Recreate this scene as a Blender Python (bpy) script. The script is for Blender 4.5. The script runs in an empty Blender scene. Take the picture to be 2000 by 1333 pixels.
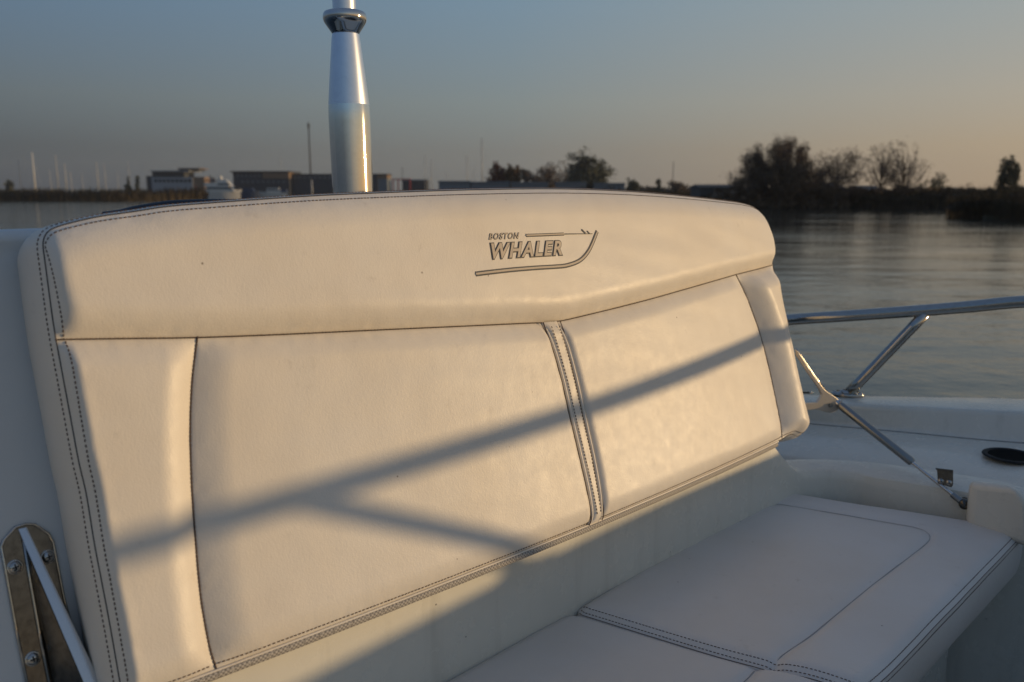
import bpy, bmesh, math, random
from mathutils import Vector, Matrix, noise
V = Vector
R = math.radians
random.seed(7)
sc = bpy.context.scene
COL = sc.collection
H = 1.9                       # eye height above the water
F = 1600.0; PITCH = math.atan(285.5 / 1600)
FW = V((0, math.cos(PITCH), -math.sin(PITCH))); UP = V((0, math.sin(PITCH), math.cos(PITCH))); RT = V((1, 0, 0))
SUN_AZ, SUN_EL = 88.0, 3.5

def ray(u, v): return FW + RT * ((u - 1000) / F) + UP * ((666.5 - v) / F)
def hit(u, v, p0, n):
    d = ray(u, v); return d * (p0.dot(n) / d.dot(n))
def at_y(u, v, y):
    d = ray(u, v); return d * (y / d.y)
def at_z(u, v, z):
    d = ray(u, v); return d * (z / d.z)

# ------------------------------------------------------------------ helpers
ROOT = {}
def mk(name, verts, faces, mat, parent=None, smooth=True, auto=None):
    me = bpy.data.meshes.new(name)
    if parent is not None: base = ROOT[parent.name]
    else:
        n = len(verts)
        base = V((sum(v[0] for v in verts) / n, sum(v[1] for v in verts) / n, min(v[2] for v in verts)))
    me.from_pydata([(v[0] - base.x, v[1] - base.y, v[2] - base.z) for v in verts], [], faces)
    me.update()
    if smooth: me.polygons.foreach_set('use_smooth', [True] * len(me.polygons))
    o = bpy.data.objects.new(name, me); COL.objects.link(o)
    if mat is not None: me.materials.append(mat)
    if parent is None: o.location = base + V((0, 0, H))
    else: o.parent = parent
    ROOT[o.name] = base
    if auto is not None:
        bm = bmesh.new(); bm.from_mesh(me)
        bmesh.ops.recalc_face_normals(bm, faces=bm.faces)
        ca = math.cos(R(auto))
        for e in bm.edges:
            if len(e.link_faces) == 2 and e.link_faces[0].normal.dot(e.link_faces[1].normal) < ca: e.smooth = False
        bm.to_mesh(me); bm.free()
    return o
def thing(name, label, cat, loc, group=None):
    o = bpy.data.objects.new(name, None); COL.objects.link(o)
    o.empty_display_size = .1
    o.location = V(loc) + V((0, 0, H)); ROOT[o.name] = V(loc)
    return tag(o, label, cat, group)
def tag(o, label=None, cat=None, group=None, kind=None):
    if label: o['label'] = label
    if cat: o['category'] = cat
    if group: o['group'] = group
    if kind: o['kind'] = kind
    return o

class MB:
    def __init__(s): s.v = []; s.f = []
    def add(s, vs, fs):
        b = len(s.v); s.v += [V(x) for x in vs]; s.f += [tuple(i + b for i in f) for f in fs]
    def box(s, x0, x1, y0, y1, z0, z1):
        s.add([(x0,y0,z0),(x1,y0,z0),(x1,y1,z0),(x0,y1,z0),(x0,y0,z1),(x1,y0,z1),(x1,y1,z1),(x0,y1,z1)],
              [(0,3,2,1),(4,5,6,7),(0,1,5,4),(1,2,6,5),(2,3,7,6),(3,0,4,7)])
    def obox(s, c, a, b, d):      # centre and three half-axes
        vs = [c + a*i + b*j + d*k for k in (-1,1) for j in (-1,1) for i in (-1,1)]
        s.add(vs, [(0,2,3,1),(4,5,7,6),(0,1,5,4),(1,3,7,5),(3,2,6,7),(2,0,4,6)])
    def tube(s, pts, r, n=12, cap=True):
        pts = [V(p) for p in pts]
        rs = r if isinstance(r, (list, tuple)) else [r] * len(pts)
        rings = []; up = None
        for i, p in enumerate(pts):
            t = (pts[min(i+1, len(pts)-1)] - pts[max(i-1, 0)]).normalized()
            if up is None:
                up = V((0,0,1)) if abs(t.z) < .9 else V((1,0,0))
            a = t.cross(up).normalized(); up = a.cross(t).normalized()
            rings.append([p + (a*math.cos(2*math.pi*k/n) + up*math.sin(2*math.pi*k/n)) * rs[i] for k in range(n)])
        vs = [x for rg in rings for x in rg]
        fs = [(i*n+k, i*n+(k+1)%n, (i+1)*n+(k+1)%n, (i+1)*n+k) for i in range(len(pts)-1) for k in range(n)]
        if cap:
            fs.append(tuple(reversed(range(n)))); fs.append(tuple((len(pts)-1)*n+k for k in range(n)))
        s.add(vs, fs)
    def grid(s, P):
        nr = len(P); nc = len(P[0])
        s.add([p for row in P for p in row], [(i*nc+j, i*nc+j+1, (i+1)*nc+j+1, (i+1)*nc+j) for i in range(nr-1) for j in range(nc-1)])
    def prism(s, poly, d):        # planar outline pushed along d
        n = len(poly)
        s.add(list(poly) + [p + d for p in poly], [tuple(reversed(range(n))), tuple(range(n, 2*n))] + [(i, (i+1)%n, (i+1)%n+n, i+n) for i in range(n)])
    def sphere(s, c, r, n=16, m=10, sq=(1,1,1)):
        P = [[V((c[0]+r*sq[0]*math.sin(math.pi*i/m)*math.cos(2*math.pi*j/n), c[1]+r*sq[1]*math.sin(math.pi*i/m)*math.sin(2*math.pi*j/n), c[2]+r*sq[2]*math.cos(math.pi*i/m))) for j in range(n+1)] for i in range(m+1)]
        s.grid(P)
    def build(s, name, mat, parent=None, smooth=True, auto=35): return mk(name, s.v, s.f, mat, parent, smooth, auto)

def bevel(o, w, seg=3, angle=30):
    m = o.modifiers.new('bevel', 'BEVEL'); m.width = w; m.segments = seg; m.limit_method = 'ANGLE'; m.angle_limit = R(angle); m.harden_normals = False
    return o

def crom(pts, m):                # resampled Catmull-Rom through pts (any dimension)
    pts = [V(p) for p in pts]; k = len(pts[0])
    dense = []
    for i in range(len(pts)-1):
        p0 = pts[i-1] if i else pts[0]*2 - pts[1]; p1 = pts[i]; p2 = pts[i+1]
        p3 = pts[i+2] if i+2 < len(pts) else pts[-1]*2 - pts[-2]
        for q in range(24):
            t = q/24
            dense.append(.5*((2*p1) + (p2-p0)*t + (2*p0-5*p1+4*p2-p3)*t*t + (3*p1-p0-3*p2+p3)*t**3))
    dense.append(pts[-1].copy())
    L_ = [0]
    for a, b in zip(dense, dense[1:]): L_.append(L_[-1] + (b-a).length)
    out = []; j = 0
    for q in range(m):
        d = L_[-1]*q/(m-1)
        while j < len(L_)-2 and L_[j+1] < d: j += 1
        w = (d-L_[j]) / max(L_[j+1]-L_[j], 1e-9); out.append(dense[j].lerp(dense[j+1], min(max(w,0),1)))
    return out
def plen(p): return sum((b-a).length for a, b in zip(p, p[1:]))

# ------------------------------------------------------------------ materials
def mat(name, color=(.5,.5,.5), rough=.5, metal=0, spec=.5, build=None):
    m = bpy.data.materials.new(name); m.use_nodes = True
    nt = m.node_tree; b = nt.nodes['Principled BSDF']
    b.inputs['Base Color'].default_value = (*color, 1); b.inputs['Roughness'].default_value = rough
    b.inputs['Metallic'].default_value = metal; b.inputs['Specular IOR Level'].default_value = spec
    if build: build(nt, b)
    return m
def N(nt, t, **k):
    n = nt.nodes.new(t)
    for a, v in k.items():
        if hasattr(n, a): setattr(n, a, v)
        else: n.inputs[a.replace('_', ' ')].default_value = v
    return n
def coords(nt, scale=(1,1,1), rot=(0,0,0)):
    g = nt.nodes.new('ShaderNodeNewGeometry'); mp = nt.nodes.new('ShaderNodeMapping')
    mp.inputs['Scale'].default_value = scale; mp.inputs['Rotation'].default_value = rot
    nt.links.new(g.outputs['Position'], mp.inputs['Vector']); return mp.outputs['Vector']
def noisen(nt, vec, scale, detail=3, rough=.5):
    n = nt.nodes.new('ShaderNodeTexNoise'); n.inputs['Scale'].default_value = scale; n.inputs['Detail'].default_value = detail; n.inputs['Roughness'].default_value = rough
    nt.links.new(vec, n.inputs['Vector']); return n.outputs['Fac']
def ramp(nt, fac, stops):
    r = nt.nodes.new('ShaderNodeValToRGB'); nt.links.new(fac, r.inputs['Fac'])
    while len(r.color_ramp.elements) < len(stops): r.color_ramp.elements.new(.5)
    for e, (p, c) in zip(r.color_ramp.elements, stops):
        e.position = p; e.color = (*c, 1) if len(c) == 3 else c
    return r.outputs['Color']
def mathn(nt, op, a, b=None, c=None):
    n = nt.nodes.new('ShaderNodeMath'); n.operation = op
    for i, x in enumerate((a, b, c)):
        if x is None: continue
        if isinstance(x, (int, float)): n.inputs[i].default_value = x
        else: nt.links.new(x, n.inputs[i])
    return n.outputs[0]
def bumpn(nt, b, h, strength, dist, prev=None):
    n = nt.nodes.new('ShaderNodeBump'); n.inputs['Strength'].default_value = strength; n.inputs['Distance'].default_value = dist
    nt.links.new(h, n.inputs['Height'])
    if prev: nt.links.new(prev, n.inputs['Normal'])
    nt.links.new(n.outputs['Normal'], b.inputs['Normal']); return n.outputs['Normal']
def mixc(nt, fac, a, b_):
    m = nt.nodes.new('ShaderNodeMix'); m.data_type = 'RGBA'
    if isinstance(fac, (int, float)): m.inputs[0].default_value = fac
    else: nt.links.new(fac, m.inputs[0])
    for i, x in ((6, a), (7, b_)):
        if isinstance(x, tuple): m.inputs[i].default_value = (*x, 1)
        else: nt.links.new(x, m.inputs[i])
    return m.outputs[2]

def vinyl_nodes(col, dirty):
    def f(nt, b):
        v = coords(nt)
        big = noisen(nt, v, 5, 4, .6)
        c = mixc(nt, ramp(nt, big, [(.35, (0,0,0)), (.7, (1,1,1))]), col, tuple(x*y for x, y in zip(col, (.95,.925,.89))))
        # faint grey scuffs and tiny specks
        sm = noisen(nt, v, 34, 6, .7)
        c = mixc(nt, mathn(nt, 'MULTIPLY', ramp(nt, sm, [(.62, (0,0,0)), (.74, (1,1,1))]), .22*dirty), c, (.36,.32,.27))
        vo = nt.nodes.new('ShaderNodeTexVoronoi'); vo.inputs['Scale'].default_value = 17; nt.links.new(v, vo.inputs['Vector'])
        spk = ramp(nt, vo.outputs['Distance'], [(.016, (1,1,1)), (.026, (0,0,0))])
        c = mixc(nt, mathn(nt, 'MULTIPLY', spk, .75), c, (.14,.10,.07))
        nt.links.new(c, b.inputs['Base Color'])
        g1 = nt.nodes.new('ShaderNodeTexVoronoi'); g1.inputs['Scale'].default_value = 620; g1.feature = 'SMOOTH_F1'; nt.links.new(v, g1.inputs['Vector'])
        g2 = noisen(nt, coords(nt, (1,1,.55)), 330, 4, .65)
        h = mathn(nt, 'ADD', mathn(nt, 'MULTIPLY', g1.outputs['Distance'], .5), g2)
        n1 = bumpn(nt, b, noisen(nt, v, 26, 3, .5), .10, .004)
        bumpn(nt, b, h, .26, .0008, n1)
        nt.links.new(mathn(nt, 'ADD', mathn(nt, 'MULTIPLY', noisen(nt, v, 60, 4, .6), .2), .36), b.inputs['Roughness'])
    return f
M = {}
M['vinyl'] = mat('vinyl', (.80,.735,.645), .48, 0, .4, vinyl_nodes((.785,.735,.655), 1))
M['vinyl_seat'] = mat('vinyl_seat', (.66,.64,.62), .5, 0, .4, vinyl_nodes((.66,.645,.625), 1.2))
M['thread'] = mat('thread', (.10,.065,.05), .8)
M['thread_dark'] = mat('thread_dark', (.045,.04,.045), .8)
M['seam'] = mat('seam_cord', (.33,.31,.30), .7)
M['emboss'] = mat('emboss_groove', (.055,.06,.07), .6)  # slate backing round the letters; groove shadow is put into its colour
M['emboss_top'] = mat('emboss_face', (.50,.42,.33), .5)
def webbing_nodes(nt, b):
    v = coords(nt, (1,1,1), (0,0,R(43.7)))
    ck = nt.nodes.new('ShaderNodeTexChecker'); ck.inputs['Scale'].default_value = 420; nt.links.new(v, ck.inputs['Vector'])
    c = mixc(nt, ck.outputs['Fac'], (.24,.22,.20), (.52,.48,.42)); nt.links.new(c, b.inputs['Base Color'])
    bumpn(nt, b, ck.outputs['Fac'], .6, .001)
M['webbing'] = mat('webbing', (.3,.28,.25), .8, build=webbing_nodes)
def gel_nodes(nt, b):
    v = coords(nt)
    c = mixc(nt, ramp(nt, noisen(nt, v, 3, 5, .6), [(.35, (0,0,0)), (.75, (1,1,1))]), (.70,.68,.60), (.62,.60,.53))
    st_ = noisen(nt, coords(nt, (26,26,2.2)), 1, 5, .65)        # rain streaks running down
    c = mixc(nt, mathn(nt, 'MULTIPLY', ramp(nt, st_, [(.55, (0,0,0)), (.72, (1,1,1))]), .28), c, (.42,.40,.34))
    sc_ = noisen(nt, v, 45, 6, .75)
    c = mixc(nt, mathn(nt, 'MULTIPLY', ramp(nt, sc_, [(.66, (0,0,0)), (.72, (1,1,1))]), .4), c, (.36,.32,.27))
    vo = nt.nodes.new('ShaderNodeTexVoronoi'); vo.inputs['Scale'].default_value = 13; nt.links.new(v, vo.inputs['Vector'])
    c = mixc(nt, ramp(nt, vo.outputs['Distance'], [(.010, (1,1,1)), (.018, (0,0,0))]), c, (.1,.09,.08))
    nt.links.new(c, b.inputs['Base Color'])
    nt.links.new(mathn(nt, 'ADD', mathn(nt, 'MULTIPLY', noisen(nt, v, 20, 5, .6), .28), .12), b.inputs['Roughness'])
    bumpn(nt, b, noisen(nt, v, 9, 3, .5), .12, .01)
M['gelcoat'] = mat('gelcoat', (.7,.68,.6), .3, 0, .5, gel_nodes)
def steel_nodes(r0, r1, c0, c1, sc=60, stretch=(1,1,.15), bs=.05):
    def f(nt, b):
        v = coords(nt, stretch)
        n = noisen(nt, v, sc, 6, .7)
        nt.links.new(mathn(nt, 'ADD', mathn(nt, 'MULTIPLY', n, r1-r0), r0), b.inputs['Roughness'])
        nt.links.new(mixc(nt, ramp(nt, noisen(nt, coords(nt), sc*2.3, 5, .7), [(.42,(0,0,0)), (.75,(1,1,1))]), c0, c1), b.inputs['Base Color'])
        bumpn(nt, b, n, bs, .001)
    return f
M['steel'] = mat('polished_stainless', (.6,.6,.6), .15, 1, build=steel_nodes(.05, .2, (.47,.46,.44), (.36,.34,.31)))
M['cast_steel'] = mat('satin_cast_steel', (.60,.54,.46), .35, .75)
M['steel_dull'] = mat('dull_stainless', (.4,.38,.35), .35, 1, build=steel_nodes(.12, .3, (.13,.122,.112), (.075,.07,.065)))
M['alu'] = mat('anodised_aluminium', (.8,.82,.86), .3, 1, build=steel_nodes(.26, .36, (.80,.84,.92), (.74,.78,.86), 40, (1,1,.05), .02))
M['alu_bright'] = mat('polished_aluminium', (.85,.86,.88), .14, 1, build=steel_nodes(.05, .10, (.78,.81,.83), (.72,.75,.77), 40, (1,1,.05), .02))
M['chrome'] = mat('chrome', (.62,.60,.58), .1, 1)
M['strut_paint'] = mat('strut_grey_metal', (.28,.29,.29), .3, 1)
M['black_plastic'] = mat('black_plastic', (.010,.010,.011), .6, 0, .3)
M['black_gloss'] = mat('tinted_acrylic', (.01,.012,.018), .06, 0, .6)

# ------------------------------------------------------------------ boat frame of reference
AZ = R(46.3)
L = V((math.sin(AZ), math.cos(AZ), 0)); NV = V((math.cos(AZ), -math.sin(AZ), 0)); Z = V((0,0,1))
rc = R(16)
U = Z*math.cos(rc) - NV*math.sin(rc); NN = NV*math.cos(rc) + Z*math.sin(rc)
B0 = ray(240, 1390) * .74
def C0(s, t, n=0): return B0 + L*s + U*t + NN*n
def bend(s):                  # the backrest bows gently towards the sitter
    x = min(max((s-.65)/.65, -1.1), 1.1); return .040*(1-x*x) - .024
def C(s, t, n=0): return C0(s, t, n + bend(s))
def st(u, v, n=0):
    m_ = n
    for _ in range(8):
        e = hit(u, v, B0 + NN*m_, NN) - B0 - NN*m_; m_ = n + bend(e.dot(L))
    return V((e.dot(L), e.dot(U), 0))
def und(s, t):
    return .0009*(noise.noise(V((s*7, t*9, 1.3)))) + .0010*noise.noise(V((s*3.1, t*4, 7.7))) + .00035*noise.noise(V((s*26, t*22, 3))) + .00055*noise.noise(V((s*5+1, t*34+s*6, 11)))

# ================================================================== BACKREST CUSHION
bk = thing('backrest_cushion', 'long cream vinyl backrest cushion with embossed lettering, sunlit and crossed by the rail shadow', 'cushion', C(.65, 0, -.05))
bol_left = [st(*p) for p in [(110,664),(103,620),(96,568),(89,515),(85,486)]]
top_px = [(85,472),(89,460),(97,451),(110,445),(135,437.5),(190,425),(265,414),(324,405),(401,398.5),(600,384.5),(740,378),(900,372.5),(1075,370),(1200,373.5),(1300,380.5),(1400,391),(1445,397),(1469,404),(1481,414),(1490,436)]
top = [bol_left[-1]] + [st(*p) for p in top_px] + [st(1496,462)]
bol_right = [st(1509,518), st(1502,490), st(1496,462)]
bseam = [bol_left[0]] + [st(*p) for p in [(250,662),(387,660),(550,654),(700,647),(900,638),(1030,632),(1060,631),(1085,628.5),(1120,622),(1250,590),(1350,562),(1437,537),(1480,526)]] + [bol_right[0]]
botY = 0.0
def seg(curve, s0, s1):
    """points of an (s,t) curve between two s values"""
    d = crom(curve, 400)
    a = [p for p in d if s0 + 1e-4 < p.x < s1 - 1e-4]
    def val(s):
        for p, q in zip(d, d[1:]):
            if p.x <= s <= q.x: return p.lerp(q, (s-p.x)/max(q.x-p.x, 1e-9))
        return d[0] if s < d[0].x else d[-1]
    return [val(s0)] + a[::6] + [val(s1)]
seamL = [st(*p) for p in [(385,660),(375,740),(371,830),(373,930),(380,1040),(392,1170),(408,1260),(424,1318)]]
welt1 = [st(*p) for p in [(1058,631),(1074,680),(1092,745),(1108,815),(1127,895),(1143,965),(1151,1010),(1149,1034)]]
welt2 = [st(*p) for p in [(1084,629),(1100,675),(1118,745),(1135,822),(1151,895),(1163,960),(1169,1003),(1168,1029)]]
seamR = [st(*p) for p in [(1437,537),(1462,592),(1484,655),(1500,715),(1513,775),(1523,825),(1529,866)]]
for c in (seamL, welt1, welt2, seamR):
    c[0] = seg(bseam, c[0].x, c[0].x+.01)[0]; c[-1] = V((c[-1].x, botY, 0))
fl_left = [bol_left[0]] + [st(*p) for p in [(119,712),(136,803),(154,900),(169,965),(185,1062),(200,1140),(216,1225),(233,1322)]]
fl_left.append(V((fl_left[-1].x, 0, 0)))
c00 = fl_left[-1]
fl_right = [bol_right[0]] + [st(*p) for p in [(1513,560),(1521,605),(1536,675),(1550,742),(1564,800),(1570,824)]]
bot_right = [seamR[-1]] + [st(*p) for p in [(1546,859),(1559,852),(1568,841)]] + [fl_right[-1]]
bot_right[1].y = .001
HT = {}
def panel(name, left, right, bottom, top_, Hh, wL, wR, wB, wT, q=2.0, nu=90, nv=60, base=0, qs=None):
    """Coons patch; left/right run bottom->top, bottom/top run left->right; pillow height above the seams"""
    lf = crom(left, nv+1); rg = crom(right, nv+1); bt = crom(bottom, nu+1); tp = crom(top_, nu+1)
    qL, qR, qB, qT = qs or (q,)*4
    def e(d, w, qq): 
        x = min(d/w, 1) if w > 0 else 1
        return 1 - (1-x)**qq
    P = []; G = []
    for j in range(nv+1):
        v = j/nv; row = []; grow = []
        for i in range(nu+1):
            u = i/nu
            p = lf[j]*(1-u) + rg[j]*u + bt[i]*(1-v) + tp[i]*v - (bt[0]*(1-u)*(1-v) + bt[-1]*u*(1-v) + tp[0]*(1-u)*v + tp[-1]*u*v)
            Wd = (rg[j]-lf[j]).length; Hd = (tp[i]-bt[i]).length
            h = base + Hh*e(u*Wd, wL, qL)*e((1-u)*Wd, wR, qR)*e(v*Hd, wB, qB)*e((1-v)*Hd, wT, qT)
            h += und(p.x, p.y)*min(1, min(u*Wd, (1-u)*Wd, v*Hd, (1-v)*Hd)/.02)
            dm = min(u*Wd, (1-u)*Wd, v*Hd, (1-v)*Hd)
            h += (.0011*noise.noise(V((p.x*62, p.y*62, base*90+2))) + .0006*noise.noise(V((p.x*120, p.y*120, 5))))*math.exp(-dm/.011)*min(1, dm/.004)
            grow.append(V((p.x, p.y, h))); row.append(C(p.x, p.y, h))
        P.append(row); G.append(grow)
    mb = MB(); mb.grid(P)
    o = mb.build(name, M['vinyl'], bk, auto=None)
    def S(u, v):
        x = u*nu; y = v*nv; i = min(int(x), nu-1); j = min(int(y), nv-1); x -= i; y -= j
        return G[j][i]*(1-x)*(1-y) + G[j][i+1]*x*(1-y) + G[j+1][i]*(1-x)*y + G[j+1][i+1]*x*y
    return o, S
BH = .021
bol, S_bol = panel('headrest_bolster', [bseam[0]] + list(reversed(bol_left))[::-1][1:], bol_right, bseam, top, BH, .022, .03, .036, .045, nu=360, nv=110, qs=(2.2,2.2,2.4,2.2))
fL, S_fL = panel('side_panel', list(reversed(fl_left)), list(reversed(seamL)), [c00, c00.lerp(seamL[-1], .5), seamL[-1]], seg(bseam, bseam[0].x, seamL[0].x), .016, .013, .034, .03, .03, nu=60, nv=110)
mL, S_mL = panel('main_panel', list(reversed(seamL)), list(reversed(welt1)), [V((seamL[-1].x,0,0)), V((.35,0,0)), V((welt1[-1].x,0,0))], seg(bseam, seamL[0].x, welt1[0].x), .013, .04, .012, .03, .03, nu=150, nv=110)
mC, S_mC = panel('centre_strip', list(reversed(welt1)), list(reversed(welt2)), [welt1[-1], welt1[-1].lerp(welt2[-1], .5), welt2[-1]], [welt1[0], welt1[0].lerp(welt2[0], .5), welt2[0]], .006, .008, .008, .02, .02, nu=16, nv=90, base=.004)
mR, S_mR = panel('main_panel', list(reversed(welt2)), list(reversed(seamR)), [V((welt2[-1].x,0,0)), V((.9,0,0)), V((seamR[-1].x,0,0))], seg(bseam, welt2[0].x, seamR[0].x), .013, .012, .05, .03, .03, nu=140, nv=100)
fR, S_fR = panel('side_panel', list(reversed(seamR)), list(reversed(fl_right)), bot_right, seg(bseam, seamR[0].x, bseam[-1].x), .032, .052, .06, .03, .045, nu=70, nv=110, qs=(1.6,2.2,2,1.8))
fL['label'] = 'narrow end panel nearest the grab handle'; fR['label'] = 'raised end panel nearest the gas strut'
mL['label'] = 'wide lower panel left of the double piping'; mR['label'] = 'lower panel right of the double piping'

# outline loop of the whole cushion (s,t)
out = crom(list(reversed(fl_left)), 60)[:-1] + crom([bseam[0]] + bol_left[1:], 30)[:-1] + crom(top, 260)[:-1] + crom(list(reversed(bol_right)), 16)[:-1] + crom(fl_right, 60)[:-1] + crom(list(reversed(bot_right)), 16)[:-1] + crom([seamR[-1], V((.6,0,0)), c00], 180)[:-1]
n_out = len(out)
def onorm(i):
    a = out[(i+2) % n_out] - out[(i-2) % n_out]
    return V((-a.y, a.x, 0)).normalized()
# shape of boxing: bulges a little outward
def bx(f): return .001 + .0085*max(0, math.sin(math.pi*f))**.75
rings = []
KB = 24; TH = .095
for k in range(KB+1):
    f = k/KB
    row = []
    for i in range(n_out):
        o_ = onorm(i)
        p = out[i] + o_*bx(f)
        row.append(C(p.x, p.y, -TH*f + (.0005 if k == 0 else 0)))
    row.append(row[0]); rings.append(row)
mb = MB(); mb.grid(rings)
cx = C(.65, .22, -TH)
last = rings[-1]; mb.add([cx] + last, [(0, i+1, i+2) for i in range(len(last)-1)])
boxing = mb.build('boxing', M['vinyl'], bk, auto=60)

# seams and stitches
def dashes(mb, pts, nrm, pitch=.0047, ln=.0027, w=.0006, h=.00045, jitter=.12):
    """short thread dashes along a world polyline; nrm gives the surface normal per point"""
    Ls = [0]
    for a, b in zip(pts, pts[1:]): Ls.append(Ls[-1]+(b-a).length)
    d = 0; j = 0
    while d < Ls[-1]-ln:
        while j < len(Ls)-2 and Ls[j+1] < d: j += 1
        w_ = (d-Ls[j])/max(Ls[j+1]-Ls[j], 1e-9)
        p = pts[j].lerp(pts[j+1], w_); t = (pts[j+1]-pts[j]).normalized(); nn = nrm[j]
        side = t.cross(nn).normalized(); a = t.lerp(side, random.uniform(-1,1)*jitter).normalized()
        mb.obox(p, a*ln*.5, side*w, nn*h)
        d += pitch*random.uniform(.9, 1.1)
def row_on(S, fix, val, n=300, off=.0):
    q = [S(val, k/n) if fix == 'u' else S(k/n, val) for k in range(n+1)]
    q2 = [S(val+.004, k/n) if fix == 'u' and val < .5 else (S(val-.004, k/n) if fix == 'u' else S(k/n, val-.01)) for k in range(n+1)]
    P = [C(p.x, p.y, p.z+.0003) for p in q]; Q = [C(p.x, p.y, p.z+.0003) for p in q2]
    nr = []
    for i in range(n+1):
        t = (P[min(i+1,n)]-P[max(i-1,0)]); m_ = t.cross(Q[i]-P[i])
        if m_.dot(NN) < 0: m_ = -m_
        nr.append(m_.normalized())
    return P, nr
mb = MB()
# front row: bolster top and left edge, left panel left edge
P, nr = row_on(S_bol, 'v', 1-.0055/.13, 900); dashes(mb, P[6:-2], nr[6:])
P, nr = row_on(S_bol, 'u', .0058/1.3, 200); dashes(mb, P, nr)
P, nr = row_on(S_fL, 'u', .0058/.11, 300); dashes(mb, P, nr)
P, nr = row_on(S_fR, 'u', 1-.0058/.13, 300); dashes(mb, P[:-4], nr)
P, nr = row_on(S_bol, 'u', 1-.0058/1.3, 200); dashes(mb, P[:-4], nr)
for S_, v_ in ((S_fL,.3),(S_mL,.3),(S_mR,.3),(S_fR,.3)):
    P, nr = row_on(S_, 'v', .0048/.3, 400); dashes(mb, P, nr)
# row on the boxing, all round
idx = list(range(n_out))
P = []; nr = []
for i in idx:
    o_ = onorm(i); p = out[i] + o_*(bx(.0062/TH)+.0003); P.append(C(p.x, p.y, -.0062)); nr.append(L*o_.x + U*o_.y)
dashes(mb, P[:380], nr)
mb.build('edge_stitching', M['thread'], bk, smooth=False, auto=None)
mb = MB()
mb.tube([C(out[i].x+onorm(i).x*.0003, out[i].y+onorm(i).y*.0003, .0001) for i in range(0, 385)], .0005, 6)
mb.build('edge_seam', M['thread_dark'], bk, auto=None)
# bolster seam and panel seams
mb = MB()
q = crom(bseam, 500); P = [C(p.x, p.y, .0012) for p in q]; dashes(mb, P, [NN]*500, .0042, .0026, .0006, .0008)
for c in (seamL, seamR):
    q = crom(c, 200); P = [C(p.x, p.y, .0010) for p in q]; dashes(mb, P, [NN]*200, .0042, .0028, .0006, .0008)
mb.build('panel_stitching', M['thread'], bk, smooth=False, auto=None)
mb = MB()
for c, r_ in ((bseam,.0007),(seamL,.0009),(seamR,.0008)):
    mb.tube([C(p.x, p.y, .0002) for p in crom(c, 200)], r_, 6)
mb.build('panel_seam', M['thread_dark'], bk, auto=None)
# piping of the centre strip
for w_, sgn in ((welt1, 1), (welt2, -1)):
    mb = MB(); q = crom(w_, 120)
    mb.tube([C(p.x, p.y, .0085 - .0085*(abs(i-60)/60)**8) for i, p in enumerate(q)], .0021, 12)
    pp = mb.build('piping', M['vinyl'], bk, auto=None)
mb = MB()
mb.tube([C(p.x-.0032, p.y, .0065) for p in crom(welt1, 120)], .0009, 6)
mb.tube([C(p.x+.0033, p.y, .0070) for p in crom(welt2, 120)], .0007, 6)
mb.build('piping_seam', M['thread'], bk, auto=None)
mb = MB()
q = crom(welt1, 200); dashes(mb, [C(p.x+.0062, p.y, .0103) for p in q][6:-6], [NN]*200, .0048, .0027, .0004, .0004)
q = crom(welt2, 200); dashes(mb, [C(p.x-.0058, p.y, .0103) for p in q][6:-6], [NN]*200, .0048, .0027, .0004, .0004)
mb.build('piping_stitching', M['thread'], bk, smooth=False, auto=None)
# woven trim hanging below the lower edge
mb = MB(); P = []
for k in range(161):
    s = .055 + (1.195-.055)*k/160; w_ = .0009*noise.noise(V((s*14, 2, 0)))
    a = C(s, -.0022, .0025+w_); b = C(s, -.0098 + w_, .0006+w_*2); c = C(s, -.0098+w_, -.006); d = C(s, -.002, -.006)
    P.append([d, a, a.lerp(b, .5)+NN*.001, b, c])
mb.grid(P); mb.build('woven_trim', M['webbing'], bk, auto=None)
mb = MB(); mb.tube([C(.05+1.15*k/120, -.0012, .0010) for k in range(121)], .0014, 8)
mb.build('lower_binding', M['vinyl'], bk, auto=None)

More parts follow.
